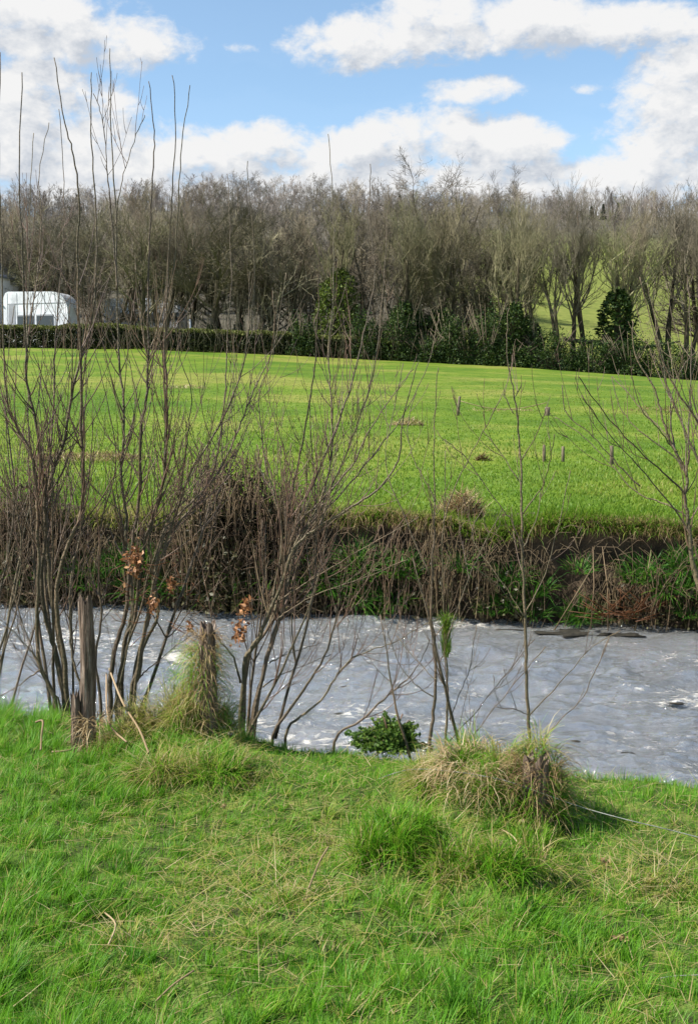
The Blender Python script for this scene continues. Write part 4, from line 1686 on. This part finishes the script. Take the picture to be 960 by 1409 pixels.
def smooth_path(pts, sub=4):
    out = []
    n_ = len(pts)
    for i_ in range(n_ - 1):
        p0 = pts[max(0, i_ - 1)]
        p1 = pts[i_]
        p2 = pts[i_ + 1]
        p3 = pts[min(n_ - 1, i_ + 2)]
        for s in range(sub):
            t = s / sub
            out.append(.5 * ((2 * p1) + (p2 - p0) * t + (2 * p0 - 5 * p1 + 4 * p2 - p3) * t * t + (3 * p1 - p0 - 3 * p2 + p3) * t ** 3))
    out.append(pts[-1].copy())
    return out


stalk([(57, 1045), (58, 1030, .02), (60, 1020, .06), (50, 1019, .05)], 'pale hooked stalk standing in the grass left of the fence post', .006)
stalk([(72, 1048), (95, 1046), (118, 1038)], 'pale straight stalk lying left of the foot of the fence post', .005)
stalk([(152, 990, .25), (170, 1015, .14), (192, 1030, .05), (205, 1050)], 'long pale curved stalk drooping right from the fence post', .006)
stalk([(148, 985, .2), (150, 1020, .06), (175, 1040, .02)], 'short bent pale stalk below the drooping one at the fence post', .005)
stalk([(690, 1165, .02), (706, 1180, .03), (720, 1192)], 'thin pale stalk in front of the yellowish tussock', .003)
stalk([(215, 1400), (240, 1385, .02), (268, 1370, .03)], 'pale stalk lying in the lush grass near the bottom edge', .003)
stalk([(425, 1240), (440, 1210, .02), (452, 1200, .05)], 'pale stalk leaning out of the small straw tuft', .004)
stalk([(145, 1275), (160, 1300, .02), (150, 1320)], 'bent pale stalk in the dry tuft at lower left', .003)
# fallen wire / rope
stalk([(505, 1072, -.06), (560, 1080, .03), (620, 1105, .10), (690, 1128, .13), (740, 1142, .12), (800, 1150, .08), (860, 1168, .08), (920, 1183, .08), (1000, 1205, .08)],
      'grey slack fence wire crossing the grass from the straw mound to the right edge', .002, 'wire', .04, 'fence_wire', None, 'wire')
stalk([(880, 1345, -.04), (920, 1350, .0), (1000, 1356, .02)], 'thin grey string lying in the grass at the lower right', .0014, 'wire', .015, 'string', None, 'string')

# odd pale leaves and feathers on the grass
for px, row, s, lb_ in ((720, 1143, .05, 'pale dry leaf propped upright on the yellowish tussock'), (853, 1305, .05, 'tan dry leaf standing in the grass at lower right'),
                        (830, 1198, .035, 'small whitish seed head right of the fallen wire'), (308, 1120, .03, 'whitish scrap of leaf in the short grass at left'),
                        (725, 1262, .07, 'reddish green dock leaf low in the grass at right')):
    p_ = ground_near(px, row)
    n_ = 14
    cen = RNG.normal(0, s * .22, (n_, 3))
    cen[:, 2] = np.abs(cen[:, 2]) + .03
    me = leaves_mesh('leaf', cen, RNG.uniform(.25, .55, n_) * s, RNG.uniform(.3, .8, n_))
    o_ = link('dry_leaf', me, M['straw'] if 'reddish' not in lb_ else M['weed'])
    o_.location = p_
    tag(o_, lb_, 'leaf')

# leafy green bush on the bank edge
p_ = ground_near(537, 1022)
r = empty('nettle_bush', p_, 'low bright green leafy bush on the near bank edge beside the water', 'bush')
n_ = 6500
d = RNG.normal(size=(n_, 3))
d /= np.linalg.norm(d, axis=1)[:, None]
d[:, 2] = np.abs(d[:, 2])
b0 = .35 + 1.2 * fbm(d[:, 0] * 3 + 7, d[:, 2] * 3 + d[:, 1], .6, 4)
cen = d * (RNG.random(n_) ** .4 * b0)[:, None] * np.array([.19, .15, .15])
cen[:, 2] -= .02
me = leaves_mesh('foliage', cen, RNG.uniform(.007, .026, n_), RNG.random(n_))
link('foliage', me, M['nettle'], r)
m_ = MB()
for k in range(22):
    q = rv(rt, .14)
    q.z = abs(q.z) + .03
    m_.tube([Vector((0, 0, -.02)), q * .5, q], [.004, .003, .002], 4)
m_.build('stem', M['willow_twig'], r)


# ------------------------------------------------------------------ posts on the near bank
def old_post(px, row0, row1, wpx, label, seed, leanx=0.0, sub=.15):
    b_ = ground_near(px, row0)
    t_ = at(px + leanx, row1, b_.y)
    sc = b_.y / F
    h = t_.z - b_.z
    m_ = MB()
    rr_ = random.Random(seed)
    n_ = 14
    sides = 14
    pts, rad = [], []
    rings = []
    for k in range(n_ + 1):
        s = k / n_
        z = -sub + (h + sub) * s
        c = Vector(((t_.x - b_.x) * s + .006 * math.sin(s * 7 + seed), .01 * math.sin(s * 5), z))
        ring = []
        for q in range(sides):
            an = 2 * math.pi * q / sides
            f_ = 1 + .07 * math.sin(q * 2.4 + seed) + .06 * math.sin(q * 5.1 + s * 3) + rr_.uniform(-.03, .03)
            rr0 = wpx * sc / 2 * (1.28 - .38 * s ** .7) * f_
            dz = (0.02 * rr_.random() + .03 * math.sin(q * 1.9 + seed)) if k == n_ else 0
            ring.append((c.x + math.cos(an) * rr0, c.y + math.sin(an) * rr0 * .85, c.z + dz))
        rings.append(ring)
    for ring in rings:
        m_.v += ring
    for k in range(n_):
        for q in range(sides):
            a_ = k * sides + q
            b2 = k * sides + (q + 1) % sides
            m_.f.append((a_, b2, b2 + sides, a_ + sides))
    m_.v.append((t_.x - b_.x, 0, h - .015))
    ci = len(m_.v) - 1
    for q in range(sides):
        m_.f.append((n_ * sides + q, n_ * sides + (q + 1) % sides, ci))
    o_ = m_.build('fence_post', M['post'], None, False)
    o_.location = b_
    return tag(o_, label, 'fence post', 'old fence posts on the near bank')


fp = old_post(121, 1032, 826, 21, 'tall weathered reddish fence post standing upright at the left of the bank', 3, -2)
sp_ = old_post(106, 1035, 960, 13, 'short split grey stake leaning on the foot of the tall fence post', 8, -3)
op = old_post(284, 1012, 862, 24, 'stumpy fence post capped with moss and dead leaves', 5, 3)
op2 = old_post(742, 1125, 1045, 40, 'broad old post stump hidden under brown shaggy grass by the thin sapling', 6, -6)


def wrap_blades(parent_label, px, row0, row1, rad, n, tint_mu, name, label, cat, down=True, mat='straw'):
    b_ = ground_near(px, row0)
    t_ = at(px, row1, b_.y)
    n_ = n
    an = RNG.uniform(0, 6.28, n_)
    s = RNG.random(n_) ** .6
    root = np.stack([np.cos(an) * rad * (1.1 - .2 * s), np.sin(an) * rad * (1.1 - .2 * s), (t_.z - b_.z) * s], 1)
    me = blades_mesh('wrap', root, RNG.uniform(.04, .19, n_), RNG.uniform(.002, .005, n_), an + RNG.normal(0, .8, n_), RNG.uniform(.6, 1.5, n_), RNG.uniform(1.2, 2.0, n_) if down else RNG.uniform(.1, .8, n_), np.clip(RNG.normal(tint_mu, .2, n_), 0, 1))
    o_ = link(name, me, M[mat])
    o_.location = b_
    return tag(o_, label, cat)


wrap_blades('', 284, 1012, 868, .045, 800, .55, 'grass_wrap', 'dead grass and moss clinging around the stumpy capped fence post', 'dead grass', True, 'straw')
wrap_blades('', 280, 1005, 890, .06, 1300, .6, 'moss_tuft', 'green mossy grass growing over the top of the stumpy post', 'grass tuft', True, 'grass')
wrap_blades('', 738, 1115, 1040, .10, 500, .35, 'grass_wrap', 'brown dead grass draped round the broad post stump by the thin sapling', 'dead grass', True, 'straw')
wrap_blades('', 129, 1034, 985, .05, 300, .6, 'grass_wrap', 'straw caught round the foot of the tall weathered fence post', 'dead grass', True, 'straw')
wrap_blades('', 655, 1085, 1035, .16, 700, .7, 'straw_mat', 'pale straw lodged on the tussock between the twin saplings and the thin sapling', 'straw', True, 'straw')


# ------------------------------------------------------------------ willow shrubs on the near bank
def trace(pxs, ybase, ytip, wob=.01, rnd=None):
    """polyline given top-down in photo pixels -> bottom-up points with a depth of their own"""
    q = list(reversed(pxs))
    L_ = [0]
    for a_, b2 in zip(q, q[1:]):
        L_.append(L_[-1] + math.hypot(a_[0] - b2[0], a_[1] - b2[1]))
    out = []
    for (x_, y_), l in zip(q, L_):
        s = l / L_[-1]
        out.append(at(x_, y_, ybase + (ytip - ybase) * s ** 1.2))
    return out


def sprout(mb, pts, rad, rnd, lev=0, count=10, lo=.25, lmax=.8, up=.16, spread=.75, hi=.97):
    n_ = len(pts)
    for c in range(count):
        t = lo + (hi - lo) * rnd.random()
        x = t * (n_ - 1)
        i_ = min(n_ - 2, int(x))
        b_ = pts[i_].lerp(pts[i_ + 1], x - i_)
        tg = (pts[i_ + 1] - pts[i_]).normalized()
        r0 = rad[i_] * rnd.uniform(.35, .6)
        r0 = max(.0018, min(r0, .008))
        dd = (tg + rv(rnd, spread)).normalized()
        ln = lmax * rnd.uniform(.3, 1.0) * (1.15 - .6 * t)
        m = 7
        p_ = b_.copy()
        ps = [p_.copy()]
        for k in range(m):
            dd = (dd + rv(rnd, .10) + Vector((0, 0, up))).normalized()
            p_ = p_ + dd * ln / m
            ps.append(p_.copy())
        rs = [max(.0011, r0 * (1 - .75 * k / m)) for k in range(m + 1)]
        mb.tube(ps, rs, 4, cap=False)
        if lev < 1:
            sprout(mb, ps, rs, rnd, lev + 1, max(1, int(3 * ln / .5)), .2, ln * .55, up, spread)


def shrub(name, base_px, label, cat, stems, seed, extra=0, extra_h=(1.2, 2.6), twig_n=12, group=None, fan=(-.3, .5), lmax=.8):
    rnd = random.Random(seed)
    b_ = ground_near(*base_px)
    r = empty(name, b_, label, cat, group)
    for st in stems:
        pxs, r0 = st[0], st[1]
        dep = st[2] if len(st) > 2 else rnd.uniform(-.45, .75)
        yb = b_.y + rnd.uniform(-.08, .12)
        pts = trace(pxs, yb, yb + dep)
        if len(st) < 4:        # rooted stem: bury the foot
            f_ = pts[0].copy()
            gz = float(near_z(f_.x, f_.y))
            pts = [Vector((f_.x, f_.y, min(gz, f_.z) - .12))] + pts
        pts = smooth_path(pts, 5)
        pts = [p_ + rv(rnd, .004) - b_ for p_ in pts]
        n_ = len(pts)
        rad = [max(.0022, r0 * .80 * (1 - .86 * (k / (n_ - 1)) ** .75)) for k in range(n_)]
        m_ = MB()
        m_.tube(pts, rad, 7)
        so = m_.build('stem', M['willow'], r)
        tw = MB()
        L_ = sum((pts[k + 1] - pts[k]).length for k in range(n_ - 1))
        sprout(tw, pts, rad, rnd, 0, max(2, int(twig_n * L_ / 2.5)), .34, lmax, hi=.70 if L_ > 1.2 else .9)
        if tw.v:
            tw.build('twig', M['willow_twig'], so)
    for k in range(extra):
        p_ = Vector((rnd.uniform(-.18, .18), rnd.uniform(-.15, .2), -.1))
        d_ = Vector((rnd.uniform(*fan), rnd.uniform(-.25, .35), 1)).normalized()
        ln = rnd.uniform(*extra_h)
        pts = [p_.copy()]
        for q in range(12):
            d_ = (d_ + rv(rnd, .09) + Vector((0, 0, .05))).normalized()
            p_ = p_ + d_ * ln / 12
            pts.append(p_.copy())
        r0 = rnd.uniform(.006, .013)
        rad = [max(.002, r0 * (1 - .8 * q / 12)) for q in range(13)]
        m_ = MB()
        m_.tube(pts, rad, 6)
        so = m_.build('stem', M['willow'], r)
        tw = MB()
        sprout(tw, pts, rad, rnd, 0, int(twig_n * ln / 2.5) + 1, .2, lmax)
        tw.build('twig', M['willow_twig'], so)
    return r


GW = 'bare shrubs and saplings on the near bank'
A1 = [
    ([(31, 100), (26, 240), (31, 330), (33, 420), (36, 480), (38, 531), (49, 575), (55, 623), (61, 672), (63, 735), (58, 790), (62, 845), (75, 890), (83, 925), (91, 975)], .024),
    ([(75, 80), (90, 170), (102, 215), (109, 280), (107, 340), (108, 420), (112, 500), (112, 590), (116, 660), (110, 712), (93, 750), (80, 800), (79, 850), (88, 900), (94, 975)], .022),
    ([(126, 100), (126, 180), (131, 270), (133, 350), (130, 420), (117, 478), (102, 531), (88, 608), (76, 640), (64, 690), (66, 760), (74, 840), (86, 905), (93, 972)], .022),
    ([(2, 72), (-1, 200), (2, 330), (5, 480), (10, 550), (24, 590), (42, 620), (50, 665), (52, 720), (54, 790), (51, 850), (55, 912), (78, 972)], .019),
    ([(68, 168), (54, 240), (57, 300), (52, 380), (42, 440), (37, 490), (38, 531), (49, 575)], .010, .3, 1),
    ([(46, 183), (42, 270), (40, 360), (38, 440), (36, 500)], .007, .2, 1),
    ([(82, 150), (88, 250), (88, 320), (82, 400), (76, 480), (74, 560), (70, 620), (64, 700), (62, 800), (74, 890), (88, 970)], .014),
    ([(-20, 690), (10, 790), (40, 880), (60, 930), (80, 972)], .010, .2),
    ([(-10, 845), (20, 870), (50, 905), (70, 945), (84, 973)], .011, -.2),
    ([(0, 958), (30, 940), (55, 922)], .008, -.1, 1),
]
shrub('willow_shrub', (90, 975), 'tall multi-stemmed bare willow left of the weathered fence post', 'shrub', A1, 21, 3, (1.2, 2.3), 16, GW, (-.4, .2))
A2 = [
    ([(151, 66), (153, 160), (156, 230), (160, 310), (161, 400), (163, 480), (170, 550), (171, 600), (167, 650), (174, 710), (173, 760), (180, 790), (182, 845), (172, 880), (170, 910), (165, 960)], .021),
    ([(205, 112), (212, 180), (211, 230), (207, 300), (205, 380), (204, 480), (203, 505), (202, 545), (194, 595), (193, 672), (183, 743), (178, 790), (174, 840), (160, 887), (152, 945)], .020),
    ([(238, 103), (242, 190), (236, 280), (233, 340), (230, 420), (227, 480), (230, 557), (229, 610), (225, 664), (212, 710), (202, 735), (192, 790), (186, 850), (172, 885), (168, 955)], .018),
    ([(262, 118), (250, 200), (246, 280), (240, 360), (232, 420), (226, 500), (228, 580), (225, 660), (214, 700), (205, 745), (212, 800), (217, 847), (197, 892), (191, 930), (182, 957)], .018),
    ([(200, 158), (188, 185), (170, 240), (163, 275), (160, 310)], .006, .1, 1),
    ([(128, 128), (138, 152), (145, 200), (149, 250), (153, 295), (158, 345), (161, 400)], .008, .1, 1),
    ([(393, 375), (385, 430), (376, 480), (356, 523), (346, 546), (328, 590), (310, 633), (290, 665), (255, 700), (226, 735), (212, 800), (205, 850), (192, 895), (184, 957)], .017, .5),
    ([(313, 240), (317, 330), (318, 400), (312, 480), (310, 544), (302, 603), (295, 644), (272, 690), (240, 730), (215, 800), (200, 870), (188, 920), (180, 957)], .015),
    ([(340, 222), (345, 290), (350, 370), (345, 440), (330, 520), (300, 590), (262, 650), (238, 720), (215, 790), (200, 860), (186, 957)], .014),
    ([(240, 430), (248, 493), (264, 539), (261, 577), (254, 633), (247, 682), (228, 725), (208, 780), (190, 850), (172, 900), (160, 957)], .013),
    ([(130, 480), (150, 560), (160, 640), (140, 720), (135, 790), (140, 850), (132, 905), (138, 955)], .014),
    ([(268, 870), (235, 895), (205, 920), (193, 932)], .007, -.2, 1),
    ([(118, 480), (118, 560), (112, 640), (115, 720), (100, 780), (96, 850), (100, 905), (112, 950)], .012),
]
shrub('willow_shrub', (168, 970), 'tall multi-stemmed bare willow directly right of the weathered fence post', 'shrub', A2, 33, 2, (1.2, 2.4), 16, GW, (-.25, .35))
B = [
    ([(575, 498), (563, 544), (553, 582), (548, 633), (523, 669), (492, 692), (438, 725), (405, 755), (385, 810), (372, 838), (355, 880), (338, 905), (335, 940), (331, 1003)], .021),
    ([(569, 508), (553, 526), (519, 575), (507, 595), (482, 643), (440, 690), (405, 728), (395, 780), (385, 830), (362, 875), (340, 905), (333, 1003)], .016),
    ([(452, 185), (457, 260), (459, 340), (458, 410), (452, 480), (455, 544), (457, 613), (447, 670), (428, 715), (400, 760), (385, 820), (365, 870), (342, 900), (335, 1003)], .016),
    ([(440, 340), (438, 420), (433, 505), (423, 569), (410, 638), (398, 700), (392, 760), (390, 830), (380, 862), (367, 905), (360, 935), (345, 1003)], .018),
    ([(510, 225), (508, 300), (515, 380), (500, 460), (480, 540), (450, 620), (420, 690), (398, 745), (392, 817), (382, 858), (365, 912), (347, 1003)], .016),
    ([(604, 430), (589, 500), (553, 575), (523, 613), (490, 655), (445, 705), (410, 750), (398, 790), (388, 845), (370, 900), (347, 1003)], .014),
    ([(535, 255), (530, 340), (525, 420), (515, 500), (500, 560), (470, 640), (440, 700), (405, 760), (390, 830), (370, 890), (350, 1003)], .012),
    ([(376, 400), (376, 488), (358, 531), (358, 575), (366, 641), (378, 680), (388, 740), (380, 800), (372, 838)], .011, .3, 1),
    ([(576, 711), (507, 751), (446, 786), (400, 815), (375, 832)], .008, -.4, 1),
    ([(560, 770), (500, 795), (440, 815), (400, 838), (385, 850)], .007, -.3, 1),
    ([(480, 770), (468, 810), (463, 850), (445, 905), (417, 950), (376, 1012)], .015, -.2),
    ([(590, 855), (545, 882), (515, 893), (485, 905), (465, 927), (440, 965), (415, 985), (393, 1015)], .013, -.3),
    ([(592, 880), (575, 915), (560, 935), (535, 955), (497, 992), (460, 1022)], .013, -.15),
    ([(300, 800), (290, 850), (305, 885), (322, 905), (331, 940)], .009, -.1, 1),
    ([(440, 885), (410, 895), (385, 905), (370, 912)], .006, .2, 1),
    ([(455, 900), (420, 915), (385, 930), (362, 945)], .006, .3, 1),
]
shrub('willow_shrub', (338, 1004), 'wide fanning bare willow with leaning stems at the centre left of the bank', 'shrub', B, 45, 3, (1.0, 2.0), 16, GW, (0, .6))
Cst = [
    ([(603, 505), (599, 544), (596, 640), (598, 680), (597, 721), (594, 790), (592, 845), (597, 880), (599, 930), (596, 980), (590, 1029)], .014, .1),
    ([(613, 620), (612, 690), (608, 760), (609, 830), (612, 880), (615, 930), (614, 980), (613, 1034)], .012, .1),
    ([(572, 540), (560, 590), (570, 633), (590, 670), (598, 690)], .005, .2, 1),
    ([(688, 548), (665, 593), (640, 640), (618, 690), (610, 720)], .006, -.1, 1),
    ([(750, 890), (700, 950), (660, 1000), (640, 1025), (616, 1033)], .006, -.2),
    ([(735, 880), (690, 935), (650, 985), (615, 1032)], .006, -.1),
    ([(655, 860), (645, 920), (630, 960), (618, 990)], .004, .1, 1),
    ([(530, 860), (545, 905), (570, 940), (597, 960)], .005, .15, 1),
    ([(545, 875), (570, 905), (592, 930), (600, 935)], .004, .2, 1),
    ([(555, 500), (540, 575), (530, 640), (560, 720), (590, 790)], .006, .3, 1),
    ([(690, 700), (660, 760), (635, 820), (615, 880)], .005, .2, 1),
]
shrub('willow_sapling', (602, 1034), 'pair of thin mossy saplings with a green tuft caught on one stem', 'sapling', Cst, 51, 2, (.6, 1.2), 12, GW, (-.4, .5), .55)
D = [
    ([(699, 425), (697, 460), (699, 500), (706, 540), (712, 580), (716, 640), (717, 700), (720, 800), (722, 860), (724, 930), (727, 1012)], .0135, .05),
    ([(750, 563), (739, 596), (716, 634)], .0045, -.1, 1),
    ([(665, 594), (683, 616), (713, 660)], .0045, .1, 1),
    ([(692, 541), (699, 556), (707, 569)], .004, .05, 1),
    ([(762, 597), (755, 640), (744, 672), (718, 708)], .0055, -.15, 1),
    ([(743, 678), (739, 708), (721, 752)], .0045, .1, 1),
    ([(612, 605), (639, 629), (662, 662), (690, 700), (706, 721), (720, 765)], .005, .1, 1),
    ([(838, 878), (815, 930), (802, 960), (764, 998), (738, 1035)], .006, -.1),
    ([(852, 868), (815, 890), (770, 940), (727, 985)], .0055, .1, 1),
    ([(784, 648), (768, 720), (750, 790), (723, 840)], .0045, .1, 1),
    ([(664, 700), (650, 740), (690, 800), (722, 850)], .0045, .15, 1),
    ([(640, 775), (680, 800), (710, 840), (722, 862)], .004, -.1, 1),
    ([(680, 973), (705, 976), (728, 984)], .0035, -.05, 1),
    ([(718, 528), (712, 540), (706, 550)], .003, .03, 1),
]
shrub('willow_sapling', (727, 1016), 'single thin straight sapling with few forked branches growing from the brown tussock', 'sapling', D, 63, 0, (1, 2), 4, GW, (-.3, .3), .45)
Et = [
    ([(870, 440), (873, 486), (900, 535), (909, 570), (925, 616), (945, 654), (941, 684), (947, 720), (952, 770), (963, 815), (985, 900), (1010, 1065)], .020, .1),
    ([(795, 518), (830, 567), (879, 621), (918, 655), (941, 680)], .007, -.3, 1),
    ([(841, 518), (852, 559), (879, 592), (925, 627), (943, 652)], .007, .2, 1),
    ([(800, 545), (841, 602), (887, 651), (936, 714), (948, 735)], .007, -.2, 1),
    ([(762, 573), (803, 602), (841, 640), (873, 676), (917, 695), (946, 712)], .0065, .3, 1),
    ([(843, 518), (884, 565), (919, 602), (930, 622)], .006, .3, 1),
    ([(890, 390), (900, 440), (914, 518), (930, 565), (960, 635), (990, 720), (1010, 850), (1015, 1065)], .016, .3),
    ([(880, 380), (905, 480), (935, 545), (975, 610), (1000, 720), (1012, 1065)], .014, -.2),
    ([(772, 530), (780, 570), (815, 600), (850, 640), (880, 670)], .005, .1, 1),
    ([(918, 470), (930, 540), (942, 600), (944, 655)], .006, .2, 1),
    ([(945, 380), (950, 470), (948, 560), (946, 640)], .007, .35, 1),
    ([(868, 518), (880, 560), (905, 590), (925, 618)], .005, -.1, 1),
    ([(960, 480), (930, 520), (922, 580), (930, 625)], .006, .1, 1),
]
shrub('willow_sapling', (1010, 1068), 'bare spreading sapling whose branches fan in from the right edge', 'sapling', Et, 71, 0, (1.6, 2.4), 10, GW, (-.3, .2), .6)
# a shrub just outside the left edge whose branches show
Ls = [
    ([(-20, 330), (-8, 480), (10, 580), (20, 700), (0, 820), (-30, 960)], .015),
    ([(20, 420), (8, 540), (15, 650), (30, 760), (10, 860), (-20, 960)], .013),
    ([(40, 560), (25, 650), (40, 740), (20, 850), (-15, 960)], .011),
]
shrub('willow_shrub', (-28, 966), 'bare willow rooted beyond the left edge with only its branches in view', 'shrub', Ls, 81, 4, (1.2, 2.4), 16, GW, (-.2, .4))

# green tuft on the sapling, flood debris on the willows
p_ = at(613, 905, 5.35 + .2)
bq = ground_near(613, 1034)
p_ = at(613, 905, bq.y + .02)
n_ = 460
an = RNG.uniform(0, 6.28, n_)
root = np.stack([RNG.normal(0, .010, n_), RNG.normal(0, .010, n_), RNG.uniform(0, .19, n_)], 1)
me = blades_mesh('tuft', root, RNG.uniform(.04, .12, n_) * np.where(root[:, 2] > .11, 1, .6), RNG.uniform(.003, .006, n_), an, np.where(root[:, 2] > .11, RNG.uniform(.1, 1.0, n_), RNG.uniform(0, .25, n_)), RNG.uniform(.2, 1.2, n_), np.clip(RNG.normal(.4, .2, n_), 0, .8))
o_ = link('grass_tuft', me, M['field_grass'])
o_.location = p_
tag(o_, 'bright green leafy tuft caught on the stem of the right-hand thin sapling of the pair', 'grass tuft')

for (px, row, s, n_, lb_) in ((186, 772, .07, 90, 'large rusty clump of dead leaves hung on the willow right of the post'), (210, 832, .035, 26, 'small pinkish clump of dead leaves near the water line'),
                              (236, 806, .03, 30, 'small orange clump of dead leaves between willow and capped post'), (288, 876, .05, 70, 'brown leaf clump stuck on top of the stumpy post'),
                              (330, 870, .05, 60, 'rusty leaf clump in the fork of the fanning willow'), (260, 862, .02, 20, 'tiny dead leaf clump left of the capped post'),
                              (340, 835, .04, 40, 'strip of dead leaves on the fanning willow above its fork')):
    n_ = int(n_ * 1.7)
    cen = RNG.normal(0, 1, (n_, 3)) * np.array([s * .42, s * .42, s * .75])
    me = leaves_mesh('leaves', cen, RNG.uniform(.010, .034, n_), RNG.random(n_))
    o_ = link('leaf_clump', me, M['dead_leaf'])
    o_.location = at(px, row, 5.95 if px < 250 else 5.85)
    tag(o_, lb_, 'dead leaves', 'dead leaf clumps caught in the willows')
# fine dead stems tangled by the rusty clump
m_ = MB()
rr = random.Random(12)
for k in range(60):
    a = Vector((rr.uniform(-.1, .32), rr.uniform(-.1, .1), rr.uniform(-.3, .12)))
    d_ = Vector((rr.uniform(-1, 1), rr.uniform(-.3, .3), rr.uniform(-.7, .5))) * .14
    m_.tube([a, a + d_ * .5 + rv(rr, .02), a + d_], [.0022, .002, .0014], 3)
o_ = m_.build('dead_vine', M['dead_leaf'])
o_.location = at(190, 800, 5.95)
tag(o_, 'rust coloured tangle of dead vine around the leaf clump on the willow', 'dead vine')
